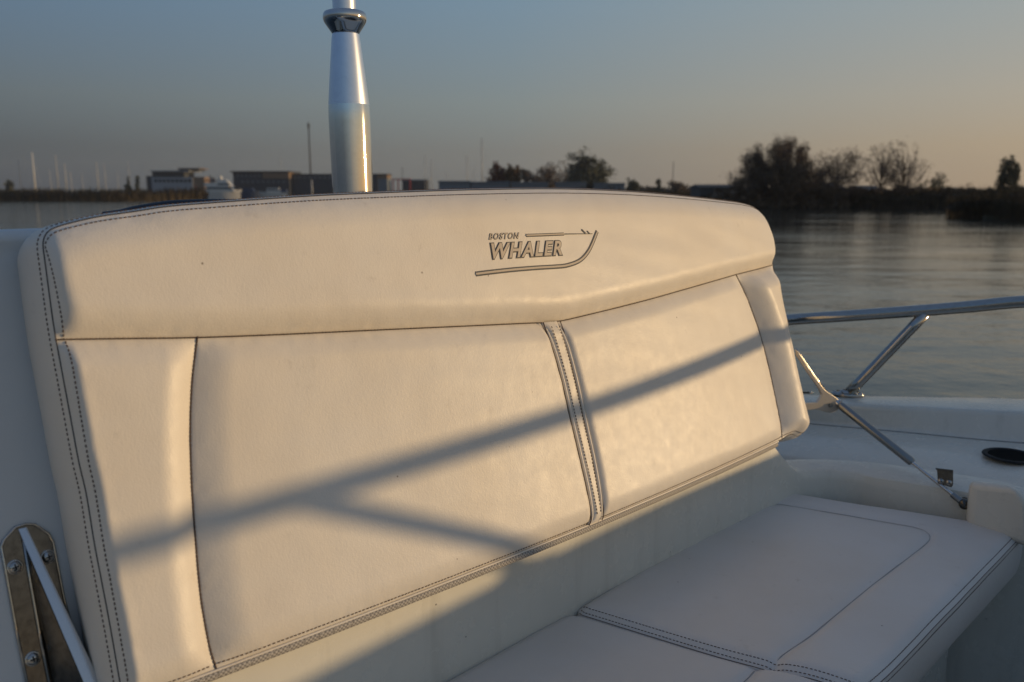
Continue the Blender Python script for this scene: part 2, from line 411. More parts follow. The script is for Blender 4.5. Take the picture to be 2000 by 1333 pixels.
# embossed emblem: lettering and a boat-shaped line
def text_mesh(body, size, shear, offset, extrude, bev=0):
    cu = bpy.data.curves.new('lettering', 'FONT'); cu.body = body; cu.size = size; cu.shear = shear; cu.offset = offset
    cu.extrude = extrude; cu.bevel_depth = bev; cu.resolution_u = 6; cu.space_character = 1.2
    o = bpy.data.objects.new('lettering', cu); COL.objects.link(o)
    dg = bpy.context.evaluated_depsgraph_get(); dg.update()
    me = bpy.data.meshes.new_from_object(o.evaluated_get(dg))
    vs = [v.co.copy() for v in me.vertices]; fs = [tuple(p.vertices) for p in me.polygons]
    bpy.data.objects.remove(o); bpy.data.curves.remove(cu); bpy.data.meshes.remove(me)
    return vs, fs
def place_text(body, bl, br, tl, space, name, mats):
    b = st(*bl, BH); r = st(*br, BH); t = st(*tl, BH)
    dirx = (r-b); w = dirx.length; dirx.normalize(); up = V((-dirx.y, dirx.x, 0)); hh = (t-b).dot(up)
    vs, fs = text_mesh(body, 1, 0, .065, 0)
    x0 = min(v.x for v in vs); x1 = max(v.x for v in vs); y0 = min(v.y for v in vs); y1 = max(v.y for v in vs)
    shear = .46*hh
    sx = (w-shear)/(x1-x0); sy = hh/(y1-y0)
    res = []
    for nm, off, lo, hi, mt in ((name+'_groove', .075 if body[0] == 'W' else .036, 0, .0006, mats[0]), (name, .024 if body[0] == 'W' else -.002, .0005, .0014 if body[0] == 'W' else .0009, mats[1])):
        vs, fs = text_mesh(body, 1, 0, off, .5)
        out_ = []
        for v in vs:
            y = (v.y-y0)*sy; x = (v.x-x0)*sx + shear*y/hh
            p = b + dirx*x + up*y
            out_.append(C(p.x, p.y, BH + und(p.x, p.y) + (hi if v.z > 0 else lo-.001)))
        res.append((nm, out_, fs, mt))
    return res
emb = None
mbA = MB(); mbB = MB()
for args in (('WHALER', (950.2,508.7), (1108.5,499.5), (950.5,475.0), 1, 'large_lettering', (0,1)), ('BOSTON', (953.5,469.7), (1016.5,467.3), (954.6,455.6), 1, 'small_lettering', (0,1))):
    for nm, vs, fs, mt in place_text(*args): (mbA if mt == 0 else mbB).add(vs, fs)
def ribbon(mb, px, w, lo, hi, taper=None, m=60, smooth=True):
    q = crom([st(*p, BH) for p in px], m) if smooth else [st(*p, BH) for p in px]
    P = []
    for i, p in enumerate(q):
        t = (q[min(i+1, len(q)-1)] - q[max(i-1, 0)]).normalized(); o_ = V((-t.y, t.x, 0)); ww = w*(taper(i/(len(q)-1)) if taper else 1)/2
        h = BH + und(p.x, p.y)
        P.append([C(p.x+o_.x*a*ww, p.y+o_.y*a*ww, h+b_) for a, b_ in ((-1, lo), (-.8, hi), (.8, hi), (1, lo))])
    mb.grid(P)
    mb.add(P[0], [(0,1,2,3)]); mb.add(P[-1], [(3,2,1,0)])
hullpx = [(928.5,535.7),(965,531.3),(1005,527),(1050,523.3),(1085,521.2),(1105,519.2),(1125,513),(1138,504.5),(1149,491),(1156,477),(1161,465),(1166,452.5)]
ribbon(mbA, hullpx, .0076, -.001, .0006); ribbon(mbB, hullpx, .0030, .0004, .0012)
hp = [(1027,460.3),(1060,459.2),(1101,457.6)]
ribbon(mbA, hp, .0052, -.001, .0005); ribbon(mbB, hp, .0022, .0004, .0012)
ribbon(mbA, [(1100,457.6),(1130,457.3),(1156.5,457.2)], .0018, -.001, .0008, lambda f: 1-.4*f)
ribbon(mbA, [(1135.5,449),(1143,456.5)], .0028, -.001, .0009, smooth=False); ribbon(mbA, [(1146,452),(1151,457)], .0022, -.001, .0009, smooth=False)
eg = mbA.build('emblem_groove', M['emboss'], bk, smooth=False, auto=None)
ef = mbB.build('emblem', M['emboss_top'], bk, smooth=False, auto=None)

# ================================================================== BOAT
boat = thing('motor_boat', 'white moulded motor boat, its bow seating corner seen from inside', 'motor boat', (.6, .9, -1.85))
cen = V((.06, 1.2, 0))
def mirror(p):
    q = p - cen; return V((p.x, p.y, p.z)) - L*(2*q.dot(L))
# --- gunwale and liner: one swept cross-section
def stn(u, prof):
    res = []
    for y, z in prof:
        zc = y*math.cos(PITCH) - z*math.sin(PITCH); res.append(V(((u-1000)/F*zc, y, z)))
    return res
A_ = stn(1589, [(2.083,-.512),(1.992,-.512),(2.00,-.568),(1.90,-.569),(1.765,-.586),(1.735,-.66)])
B_ = stn(2000, [(1.895,-.476),(1.765,-.476),(1.735,-.536),(1.605,-.537),(1.485,-.553),(1.44,-.66)])
mid = [a.lerp(b, .5) for a, b in zip(A_, B_)]
d_ = [a-b for a, b in zip(A_, B_)]
hid = [A_[i] + d_[i]*.55 for i in range(6)]; hid2 = [A_[i] + d_[i]*1.6 for i in range(6)]
def offs(p, nrm, z): 
    return [V((p.x, p.y, z)), V((p.x, p.y, z)) + nrm*.135, V((p.x, p.y, z-.066)) + nrm*.16, V((p.x, p.y, z-.07)) + nrm*.33, V((p.x, p.y, z-.10)) + nrm*.38, V((p.x, p.y, z-.20)) + nrm*.46]
gp = [(1.60,1.63,-.432),(1.83,1.32,-.402),(1.925,.95,-.396),(1.93,.55,-.402),(1.86,.18,-.402),(1.76,-.12,-.400)]
full = [B_[0]] + [V(p) for p in gp] + [V((1.62,-.43,-.40))]
stations = [hid2, hid, A_, mid, B_]
for i, p in enumerate(gp):
    t = (full[i+2]-full[i]); t.z = 0; t.normalize(); nrm = V((-t.y, t.x, 0)); 
    if nrm.dot(V((.6,.9,0))-V((p[0],p[1],0))) < 0: nrm = -nrm
    stations.append(offs(V(p), nrm, p[2]))
stations.append(offs(V((1.60,-.40,-.40)), -NV, -.40))
stations += [[mirror(p) for p in s] for s in reversed(stations[:-1])]
rows = [crom([s[k] for s in stations], 220) for k in range(6)]
# rounding of the profile: finer cross-section with small fillets
def fillet(poly, r=.012, n=4):
    o_ = [poly[0]]
    for a, b, c in zip(poly, poly[1:], poly[2:]):
        ra = min(r, (b-a).length*.4, (c-b).length*.4); p = b + (a-b).normalized()*ra; q = b + (c-b).normalized()*ra
        for k in range(n+1):
            t = k/n; o_.append(p*(1-t)**2 + b*2*t*(1-t) + q*t*t)
    o_.append(poly[-1]); return o_
P = []; Hl = []
for j in range(220):
    prof = [rows[k][j] for k in range(6)]
    base = rows[5][j]
    outd = (rows[0][j]-rows[1][j]); outd.z = 0; outd.normalize()
    o0 = rows[0][j] + outd*.012 + V((0,0,-.03)); 
    P.append(fillet([o0 + V((0,0,-.05))] + prof[:2] + prof[2:4] + [prof[4], prof[5], V((prof[5].x, prof[5].y, -.9))], .014))
    Hl.append([rows[0][j] + outd*.010 + V((0,0,-.03)), rows[0][j] + outd*.03 + V((0,0,-.07)), rows[0][j] - outd*.02 + V((0,0,-.5)), V((rows[0][j].x, rows[0][j].y, -1.45)) - outd*.12, V((rows[0][j].x, rows[0][j].y, -2.05)) - outd*.4])
mb = MB(); mb.grid(P); mb.build('gunwale', M['gelcoat'], boat, auto=50)
mb = MB(); mb.tube([p + V((0,0,.001)) + (rows[3][i]-p).normalized()*.010 for i, p in enumerate(rows[2])], .0014, 5, False); mb.build('caulk_line', mat('grey_caulk', (.22,.22,.22), .6), boat, auto=None)
mb = MB(); mb.grid(Hl); mb.build('hull', M['gelcoat'], boat, auto=50)
# --- vertical riser under the backrest
rise0 = B0 - NV*.02
def RW(s, z, n=0): 
    p = rise0 + L*s + NV*n; return V((p.x, p.y, z))
zt = C0(0, 0, -.024).z
pth = [(-.35+.04*k, 0, 0) for k in range(41)] + [(1.27+.12*math.sin(a*math.pi/24), .12-.12*math.cos(a*math.pi/24), a/12) for a in range(1, 13)] + [(1.43,.25,1), (1.47,.42,1), (1.52,.6,1)]
P = []
for s_, n_, f in pth:
    d = 1 - f; ax_ = -1 if f > 0 else 0
    w_ = max(0, min(1, (s_-1.18)/.14)); top_z = zt - .086*w_*w_*(3-2*w_)
    def off(o): return (s_ - (o if f > 0 else 0)*f, n_ + o*(1-f))
    P.append([RW(off(-.10)[0], top_z, off(-.10)[1]), RW(off(-.012)[0], top_z, off(-.012)[1]), RW(off(-.003)[0], top_z-.004, off(-.003)[1]), RW(s_, top_z-.016, n_), RW(s_, -.575, n_+.002), RW(s_, -.66, n_+.004), RW(s_, -1.1, n_+.01)])
mb = MB(); mb.grid(P); mb.build('seat_riser', M['gelcoat'], boat, auto=50)
# --- panel behind the backrest, with a rolled rim
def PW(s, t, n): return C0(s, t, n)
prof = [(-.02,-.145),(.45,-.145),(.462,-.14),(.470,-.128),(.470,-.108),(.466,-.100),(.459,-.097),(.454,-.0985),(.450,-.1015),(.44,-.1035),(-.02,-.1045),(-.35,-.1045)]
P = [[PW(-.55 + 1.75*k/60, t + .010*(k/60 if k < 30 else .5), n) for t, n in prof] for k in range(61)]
mb = MB(); mb.grid(P); mb.build('backrest_support', mat('shaded_white_moulding', (.55,.585,.61), .35, build=lambda nt, b: (nt.links.new(mixc(nt, noisen(nt, coords(nt), 7, 5, .6), (.52,.56,.59), (.60,.63,.65)), b.inputs['Base Color']), bumpn(nt, b, noisen(nt, coords(nt), 9, 3, .5), .1, .01))), boat, auto=50)  # darker, bluer copy of the gelcoat; the wall's shade is in its colour
# --- well deck and seat base
mb = MB()
mb.prism([V((-1.2,-.1,-1.1)), V((.9,-1.0,-1.1)), V((2.0,-.3,-1.1)), V((2.1,1.2,-1.1)), V((1.2,2.3,-1.1)), V((-.2,2.6,-1.1)), V((-1.3,1.4,-1.1))], V((0,0,-.03)))
mb.build('cockpit_floor', mat('nonskid', (.16,.16,.15), .8), boat, smooth=False)
a1 = at_z(1120,1182,-.60); a2 = at_z(1497,975,-.60); a3 = at_z(2006,1038,-.60); a4 = at_z(1682,1347,-.60)
def quadbox(c, z0, z1, inset=.0):
    m_ = sum((V(p) for p in c), V((0,0,0)))/len(c)
    q = [V((p.x, p.y, 0)).lerp(V((m_.x, m_.y, 0)), inset) for p in c]
    mb = MB(); mb.prism([V((p.x, p.y, z0)) for p in q], V((0,0,z1-z0))); return mb
ab = (a4-a1).normalized()
b1 = at_z(1112,1192,-.605); b0 = RW(-.02, -.605, .01); b4 = b1 + (at_z(1500,1312,-.605)-b1).normalized()*(a4-a1).length*1.02
b3 = b0 + ab*.36
ins = (a1-a4).normalized()*.10
sb = quadbox([a2 + V((.02,.02,0)), a3+ins, a4+ins, b4+ins*2, b3, b0], -1.09, -.69)
o = sb.build('seat_base', M['gelcoat'], boat, smooth=False); bevel(o, .02)
# dark hatch slots below the cushion edge
# --- boxed step at the right
mb = MB()
q = [at_z(1893,1015,-.60), at_z(2120,1062,-.60)]
c0 = at_y(1893,942,1.47); 
front = [at_y(1889,1030,1.425), at_y(1897,944,1.425), at_y(1985,954,1.36), at_y(2012,985,1.345), at_y(2016,1075,1.34)]
mb.prism(front, V((.012,.03,-.002)))
o = mb.build('corner_moulding', M['gelcoat'], boat); bevel(o, .012, 4, 25)

# --- cup holder
ch = at_z(1974, 891, -.5352); 
P = []
for r_, z_ in ((.053,0),(.0525,.0018),(.050,.003),(.046,.0032),(.0435,.0026),(.042,.0012),(.041,-.0)):
    P.append([ch + V((r_*math.cos(a*math.pi/24), r_*math.sin(a*math.pi/24), z_)) for a in range(49)])
mb = MB(); mb.grid(P); cup = mb.build('cup_holder', M['black_plastic'], boat, auto=None)
mb = MB(); mb.add([ch + V((.0425*math.cos(a*math.pi/24), .0425*math.sin(a*math.pi/24), .0010)) for a in range(48)], [tuple(range(48))])  # flat black disc; the darkness of a deep well is put into its colour
mb.build('cup_depth_disc', mat('cup_depth_black', (.004,.004,.004), .9, 0, .1), cup, smooth=False)

# --- guard rail
railpts = [at_y(1380,640,2.28), at_y(1470,631.5,2.2), at_y(1545,624.5,2.13), at_y(1680,615.5,2.055), at_y(1812,606,1.985), at_y(1900,598.7,1.94), at_y(2000,589.5,1.885),
           V((1.35,1.775,-.221)), V((1.52,1.606,-.207)), V((1.665,1.40,-.201)), V((1.765,1.205,-.197)), V((1.85,.905,-.190)), V((1.872,.77,-.190)), V((1.87,.4,-.192)), V((1.78,.05,-.194)), V((1.56,-.33,-.195))]
railpts += [mirror(p) for p in reversed(railpts[:-1])]
mb = MB(); mb.tube(crom(railpts, 300), .0146, 20)
rail = mb.build('guard_rail', M['steel'], boat, auto=None)
def stanchion(base, topp, nrm=V((0,0,1))):
    mb = MB(); d = topp-base
    mb.tube([base + d*.975*k/6 for k in range(7)], .0130, 20)
    s_ = mb.build('stanchion', M['steel'], rail, auto=None)
    ax = V((d.x, d.y, 0)).normalized(); sd = V((-ax.y, ax.x, 0))
    P = []
    for r_, z_ in ((1.0,0),(1.0,.003),(.95,.005),(.5,.0055),(.45,.010),(.3,.012)):
        P.append([base + ax*(.040*r_*math.cos(a*math.pi/16)) + sd*(.026*r_*math.sin(a*math.pi/16)) + V((0,0,z_)) for a in range(33)])
    mb = MB(); mb.grid(P)
    for sg in (-1, 1):
        mb.sphere(base + ax*.030*sg + V((0,0,.005)), .0055, 12, 8, (1,1,.6))
    mb.build('base_flange', M['steel'], rail, auto=None)
sb_ = at_z(1655,772,-.504)
stanchion(sb_ + V((0,0,.002)), at_y(1812,608,1.985))
stanchion(V((1.785,1.115,-.398)), V((1.851,.902,-.193)))
stanchion(mirror(sb_), mirror(at_y(1812,608,1.985)))
# small bolt / rod end on the gunwale at the left
mb = MB(); q0 = at_y(1545,767,2.12); q1 = at_y(1583,767.5,2.10)
mb.tube([q0, q1], .0025, 8); mb.build('deck_pin', M['black_plastic'], boat)
mb = MB(); mb.sphere(at_y(1584,767,2.10), .0042, 12, 8); mb.build('deck_pin_knob', M['chrome'], boat)
mb = MB(); pz = at_z(1634,771,-.505); mb.sphere(pz, .009, 14, 8, (1,1,.45)); mb.build('deck_plug', M['black_plastic'], boat)

# --- support arm of the backrest and gas strut
arm_n = V((.35,-.92,-.05)).normalized()
def pl(u, v): return hit(u, v, at_y(1610,785,1.66), V((.32,-1,0)).normalized())
armo = [(1553,683),(1562,696),(1575,716),(1592,740),(1607,760),(1621,770),(1630,776),(1637,784),(1638,793),(1631,801),(1620,806),(1608,804),(1596,800),(1584,799),(1572,801),(1556,802),(1556,791),(1570,786),(1582,785.5),(1592,785),(1597,778),(1601,770),(1597,760),(1586,744),(1574,727),(1562,708),(1553,694)]
th = V((.32,-1,0)).normalized()*.007
mb = MB(); mb.prism([pl(*p) for p in armo], th); arm = mb.build('backrest_arm', M['cast_steel'], boat); bevel(arm, .0012, 2)
mb = MB(); edge = [pl(*p) for p in [(1552,684),(1560,695),(1576,719),(1594,745),(1610,765)]]
mb.tube([p + V((0,0,.002)) + th*.5 for p in edge], .0028, 10); mb.build('arm_edge', M['steel'], arm, auto=None)
mb = MB(); pv = pl(1617,790) + th*1.05; mb.tube([pv, pv + th*.5], .0042, 16); mb.build('pivot_bolt', M['strut_paint'], arm)
g0 = pl(1634,787) + th*.4; g1 = at_y(1884,985,1.46)
def onl(u):               # point of the strut axis that lies over image column u
    lo, hi = 0., 1.
    for _ in range(40):
        m_ = (lo+hi)/2; p = g0.lerp(g1, m_); zc = p.dot(FW); uu = 1000 + F*p.x/zc
        if uu < u: lo = m_
        else: hi = m_
    return g0.lerp(g1, lo)
mb = MB(); mb.tube([onl(1640), onl(1644), onl(1779), onl(1782)], [.0072,.0086,.0086,.007], 20)
strut = mb.build('gas_strut', M['strut_paint'], boat)
mb = MB(); mb.tube([g0, onl(1645)], .0055, 14); mb.tube([g0-(g1-g0).normalized()*.008, g0 + (g1-g0).normalized()*.004], [.010,.0095], 18); mb.build('upper_end_fitting', M['chrome'], strut)
mb = MB(); mb.tube([onl(1779), onl(1868)], .0036, 14); mb.build('piston_rod', M['chrome'], strut)
mb = MB(); mb.tube([onl(1860), onl(1878)], .0062, 14); mb.build('lower_end_fitting', M['strut_paint'], strut)
mb = MB(); mb.sphere(g1, .0105, 20, 12); mb.tube([g1, g1 + V((.03,.055,0))], .0065, 12); mb.build('ball_joint', M['steel_dull'], strut)

# --- small hinge plate with two screws on the cockpit side
hc = at_y(1829,914,1.505)
def hp_(u, v): return hit(u, v, hc, V((-.5,-.86,.18)).normalized())
hn = V((-.5,-.86,.18)).normalized()
mb = MB(); mb.prism([hp_(1830,917), hp_(1862,920), hp_(1861.5,948), hp_(1858,952), hp_(1832,945)], hn*.003)
mb.prism([hp_(1827,914), hp_(1862,918), hp_(1862,921), hp_(1829,918)], hn*.007)
hpl = mb.build('hinge_plate', M['steel_dull'], boat); bevel(hpl, .0008, 2)
def screw(p, n, r, parent, mt='steel'):
    n = n.normalized(); a = n.cross(V((.3,.2,1))).normalized(); b = n.cross(a)
    P = [[p + (a*math.cos(k*math.pi/12) + b*math.sin(k*math.pi/12))*r*rr + n*r*zz for k in range(25)] for rr, zz in ((1.22,.0),(1.22,.10),(1.02,.12),(1,.12),(.95,.35),(.7,.55),(.35,.66),(.001,.7))]
    mb = MB(); mb.grid(P); s_ = mb.build('screw', M[mt], parent, auto=None)
    mb = MB(); c = p + n*r*.60
    w = V(a+b*.5).normalized(); w2 = n.cross(w)
    mb.obox(c, w*r*.5, w2*r*.11, n*r*.13); mb.obox(c, w*r*.11, w2*r*.5, n*r*.125)
    mb.build('cross_slot', M['black_plastic'], parent if parent.parent and parent.parent.parent else parent, smooth=False, auto=None)
    return s_
screw(hp_(1838,940) + hn*.003, hn, .0042, hpl); screw(hp_(1854,943) + hn*.003, hn, .0042, hpl)

# --- bright bracket with a raised bar at the lower left
WN = -.104
def wp(u, v, n=0): return hit(u, v, C0(0, 0, WN+n), NN)
plate = [(2,1068),(8,1054),(30,1030),(50,1024),(68,1025),(95,1043),(104,1060),(125,1170),(160,1300),(172,1350),(190,1420),(90,1440),(52,1333),(30,1220),(12,1120)]
mb = MB(); mb.prism([wp(*p) for p in plate], NN*.0022); gb = mb.build('grab_bracket', M['steel_dull'], boat); bevel(gb, .0012, 3)
rim = [(12,1120),(2,1068),(8,1054),(30,1030),(50,1024),(68,1025),(95,1043),(104,1060),(125,1170),(160,1300)]
mb = MB(); mb.tube([wp(*p, .002) for p in [(62,1380),(30,1220)]] + [wp(*p, .002) for p in rim] , .0014, 8); mb.build('bracket_rim', M['steel'], gb, auto=None)
def barpt(u, v, n, w=0): return wp(u, v, n)
bar_px = [((36,1034),(52,1031),.004),((166,1334),(191,1322),.040)]
P = []; a0 = wp(36,1034,.004); a1_ = wp(164,1334,.040); c0_ = wp(52,1030,.004); c1_ = wp(191,1322,.040)
def bar_at(f): return a0.lerp(a1_, f), c0_.lerp(c1_, f)
for f in (0,.25,.5,.75,1,1.3):
    p, q = bar_at(f); P.append([p - NN*.0045, p, p.lerp(q,.5) + NN*.0006, q, q - NN*.0045])
mb = MB(); mb.grid(P); o = mb.build('raised_bar', mat('bar_bright_steel', (.55,.57,.60), .2, 1), gb, auto=40)
# web (fin) between the plate and the bar
fin_px = [(36,1036),(52,1110),(66,1190),(84,1270),(96,1330),(112,1400)]
P = []
for k, (u, v) in enumerate(fin_px):
    p, q = bar_at(k/4.6); P.append([wp(u+3, v, .002), p.lerp(q, .35) - NN*.002])
mb = MB(); mb.grid(P); mb.build('bracket_web', M['steel_dull'], gb, auto=None)
mb = MB(); mb.tube([wp(44,1042,.003), wp(58,1130,.003), wp(76,1230,.003), wp(98,1345,.003)], .0016, 8); mb.build('weld_bead', M['steel'], gb, auto=None)
for p in ((29,1108),(94,1088),(64,1287),(128,1265)): screw(wp(*p, .002), NN, .0058, gb)

# --- mast with collar behind the backrest
m0 = at_y(690.5,395,1.3); m1 = at_y(669,-60,1.3); ax = (m1-m0)
def mpt(v):               # point on the axis at image row v
    lo, hi = -3., 3.
    for _ in range(50):
        m_ = (lo+hi)/2; p = m0 + ax*m_; vv = 666.5 - F*p.dot(UP)/p.dot(FW)
        if vv > v: lo = m_
        else: hi = m_
    return m0 + ax*lo
def pr(px): return px*1.3/F/2*1.0
def lathe(name, prof, mt, parent, n=48):
    mb = MB(); mb.tube([mpt(v) for v, w in prof], [pr(w) for v, w in prof], n); return mb.build(name, mt, parent, auto=40)
mast = lathe('mast', [(640,78),(372,77.5),(300,78),(240,78.3),(226,78.2),(216,77.6),(206,76.4)], M['alu_bright'], boat)
lathe('mast_taper', [(206,76.3),(200,75.4),(150,66.5),(110,58.8),(68,50.5)], M['alu'], mast)
lathe('collar', [(67,48),(66,50),(62,55),(50,70),(44,77),(38,80.5),(33,80.5),(28,78.5),(25,74),(23.5,66),(23,44)], M['chrome'], mast)
lathe('upper_tube', [(24,43),(-220,43)], M['alu'], mast)
# --- dark tinted screen behind the backrest
P = []
scr = [(200,414),(230,410),(262,402.5),(300,396),(330,392),(370,390),(420,389),(470,390),(520,392.5)]
pts_ = crom([at_y(*p, 1.28) + V((0,0,.0)) for p in scr], 40)
for i, p in enumerate(pts_):
    f = i/39
    P.append([p + V((.0,.06,-.004)), p + V((0,.012,.0)), p, p + V((0,-.004,-.004)), p + V((-.004,-.05,-.10)), p + V((0,-.08,-.2))])
mb = MB(); mb.grid(P); scn = mb.build('tinted_windscreen', M['black_gloss'], boat, auto=None)

# ================================================================== SEAT CUSHIONS
def in_poly(p, poly):
    c = False; j = len(poly)-1
    for i in range(len(poly)):
        a, b = poly[i], poly[j]
        if (a.y > p.y) != (b.y > p.y) and p.x < (b.x-a.x)*(p.y-a.y)/(b.y-a.y)+a.x: c = not c
        j = i
    return c
def dseg(p, a, b):
    ab_ = b-a; t = max(0, min(1, (p-a).dot(ab_)/max(ab_.length_squared, 1e-12))); return (p-(a+ab_*t)).length
def seat_cushion(name, label, corners, zt_, th_, seam_curves, raise_fn, stitch_edges, n=150, rounds=None, seam_w=.0011):
    c = [V((p.x, p.y, 0)) for p in corners]            # order: u along c0->c1, v along c0->c3
    root = thing(name, label, 'cushion', ((c[0].x+c[2].x)/2, (c[0].y+c[2].y)/2, zt_-th_), 'seat cushions in the bow')
    rr = .024
    def flat(u, v): return c[0]*(1-u)*(1-v) + c[1]*u*(1-v) + c[2]*u*v + c[3]*(1-u)*v
    W0 = (c[1]-c[0]).length; W1 = (c[3]-c[0]).length
    def warp(x): return .5 - .5*math.cos(math.pi*x) if False else x
    # rounded-corner mapping: square -> superellipse-like by pulling in the corners
    crad = rounds or (.03,)*4
    def pos(u, v):
        p = flat(u, v)
        for k, (cu, cv) in enumerate(((0,0),(1,0),(1,1),(0,1))):
            du = abs(u-cu)*W0; dv = abs(v-cv)*W1; r = crad[k]
            if du < r and dv < r:
                m_ = max(r-du, r-dv); e = math.hypot(r-du, r-dv)
                if e > 1e-6:
                    f = m_/e
                    uu = cu + (1 if cu == 0 else -1)*(r-(r-du)*f)/W0; vv = cv + (1 if cv == 0 else -1)*(r-(r-dv)*f)/W1
                    p = flat(uu, vv)
        return p
    def height(p, u, v):
        d = min(u*W0, (1-u)*W0, v*W1, (1-v)*W1)
        x = min(d/rr, 1); h = -.012*(1-x)**2.2
        for cv_ in seam_curves:
            ds = min(dseg(p, a, b) for a, b in zip(cv_, cv_[1:]))
            h -= .0032*math.exp(-(ds/.007)**2) + .0018*math.exp(-(ds/.02)**2)
        h += raise_fn(p, u, v) + .0016*noise.noise(p*5) + .0006*noise.noise(p*14)
        return h
    us = sorted(set([0,.001] + [k/n for k in range(n+1)]))
    P = [[None]*(n+1) for _ in range(n+1)]
    for j in range(n+1):
        for i in range(n+1):
            u, v = i/n, j/n; p = pos(u, v); P[j][i] = V((p.x, p.y, zt_ + height(p, u, v)))
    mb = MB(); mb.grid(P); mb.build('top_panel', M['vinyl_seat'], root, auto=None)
    loop = [P[0][i] for i in range(n)] + [P[j][n] for j in range(n)] + [P[n][n-i] for i in range(n)] + [P[n-j][0] for j in range(n)]
    m_ = sum(loop, V((0,0,0)))/len(loop)
    rg = []
    for k in range(9):
        f = k/8; row = []
        for p in loop:
            o_ = V((p.x-m_.x, p.y-m_.y, 0)).normalized()*(.006*math.sin(math.pi*f)**.8 - .004*f)
            row.append(V((p.x, p.y, p.z*(1-f) + (zt_-th_)*f)) + o_)
        row.append(row[0]); rg.append(row)
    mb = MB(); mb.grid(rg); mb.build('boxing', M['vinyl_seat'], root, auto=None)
    mb = MB(); ms = MB()
    def edge_line(which, off, dn=0):
        q = []
        for k in range(201):
            f = k/200
            u, v = {'b': (f, off/W1), 'r': (1-off/W0, f), 't': (f, 1-off/W1), 'l': (off/W0, f)}[which]
            i = min(u*n, n-1e-6); j = min(v*n, n-1e-6); a, b = int(i), int(j); x, y = i-a, j-b
            q.append((P[b][a]*(1-x)*(1-y) + P[b][a+1]*x*(1-y) + P[b+1][a]*(1-x)*y + P[b+1][a+1]*x*y) + V((0,0,.0004)))
        return q
    for w_, offs_ in stitch_edges:
        for of in offs_:
            q = edge_line(w_, of); dashes(ms, q[4:-4], [Z]*201, .0052, .0030, .00045, .0004)
        q = edge_line(w_, .0002); ms.tube(q[3:-3], .0005, 6)
        q = [p + V((0,0,-.006)) for p in q]
        ctr = V((m_.x, m_.y, 0))
        nr = [(V((p.x, p.y, 0))-ctr).normalized() for p in q]
        dashes(ms, [p + n_*.0022 for p, n_ in zip(q, nr)][4:-4], nr, .0052, .0030, .00045, .0004)
    ms.build('edge_stitching', M['thread'], root, smooth=False, auto=None)
    if seam_curves:
        for cv_ in seam_curves:
            for k, p in enumerate(cv_):
                best = min((((V((P[j][i].x, P[j][i].y, 0))-p).length, j, i) for j in range(0, n+1, 2) for i in range(0, n+1, 2)))
                mb_z = P[best[1]][best[2]].z; p2 = V((p.x, p.y, mb_z + .0003)); cv_[k] = p2
            mb.tube(crom(cv_, 120), seam_w*.45, 6)
        mb.build('inner_seam', M['seam'], root, auto=None)
    return root
zA = -.592
A4 = [at_z(1119,1181,zA), at_z(1500,949,zA), at_z(2004,1027,zA), at_z(1688,1352,zA)]
innerA = crom([V((p.x, p.y, 0)) for p in [at_z(*q, zA) for q in [(1486,983),(1530,981),(1620,996),(1720,1013),(1785,1024),(1806,1030),(1817,1042),(1806,1058),(1740,1108),(1660,1172),(1580,1238),(1535,1272),(1516,1290),(1511,1300)]]], 44)
def raiseA(p, u, v):
    # border strip sits a little proud of the inner panel at the near corner
    q = at_z(1600,1330,zA); d = (V((q.x, q.y, 0))-p).length
    return .010*math.exp(-(d/.075)**2) - .002
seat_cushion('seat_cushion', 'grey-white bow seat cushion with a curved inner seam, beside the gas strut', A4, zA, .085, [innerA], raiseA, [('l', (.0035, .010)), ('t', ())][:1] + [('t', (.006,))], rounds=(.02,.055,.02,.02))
zB = -.602
B4 = [V((b0.x, b0.y, 0)), at_z(1112,1187,zB) , at_z(1112,1187,zB) + ab*(A4[3]-A4[0]).length*1.03, V((b0.x, b0.y, 0)) + ab*.42]
innerB = crom([V((p.x, p.y, 0)) for p in [at_z(*q, zB) for q in [(1478,1304),(1462,1322),(1425,1352),(1370,1392)]]], 12)
def raiseB(p, u, v):
    q = at_z(1560,1335,zB); d = (V((q.x, q.y, 0))-p).length
    return .010*math.exp(-(d/.06)**2)
seat_cushion('seat_cushion', 'grey-white bow seat cushion cut by the lower edge of the photo', B4, zB, .08, [innerB], raiseB, [], rounds=(.03,.03,.02,.02))

#BACKGROUND
# ================================================================== WATER, BANKS, FAR SHORE
def water_nodes(nt, b):
    v = coords(nt, (1,1,1), (0,0,R(-20)))
    v2 = coords(nt, (.55,1,1), (0,0,R(-34)))
    h1 = noisen(nt, v2, .55, 3, .5); h2 = noisen(nt, v, 2.2, 3, .55); h3 = noisen(nt, v, 9, 3, .6)
    patch = ramp(nt, noisen(nt, coords(nt, (.5,1,1)), .07, 2, .5), [(.38, (.35,.35,.35)), (.62, (1,1,1))])
    h = mathn(nt, 'ADD', mathn(nt, 'MULTIPLY', h1, 1.0), mathn(nt, 'ADD', mathn(nt, 'MULTIPLY', h2, .22), mathn(nt, 'MULTIPLY', h3, .11)))
    h = mathn(nt, 'MULTIPLY', h, patch)
    bumpn(nt, b, h, 1.0, .085)
    b.inputs['IOR'].default_value = 1.5
M['water'] = mat('water', (.028,.036,.034), .06, 0, .5, water_nodes)
WZ = -1.9
def sheet(name, poly, z, mt, kind='structure'):
    mb = MB(); mb.add([V((p[0], p[1], z)) for p in poly], [tuple(range(len(poly)))])
    o = mb.build(name, mt, smooth=False, auto=None); o['kind'] = kind; return o
sheet('water', [(-20000,-3000),(20000,-3000),(20000,24000),(-20000,24000)], WZ, M['water'])
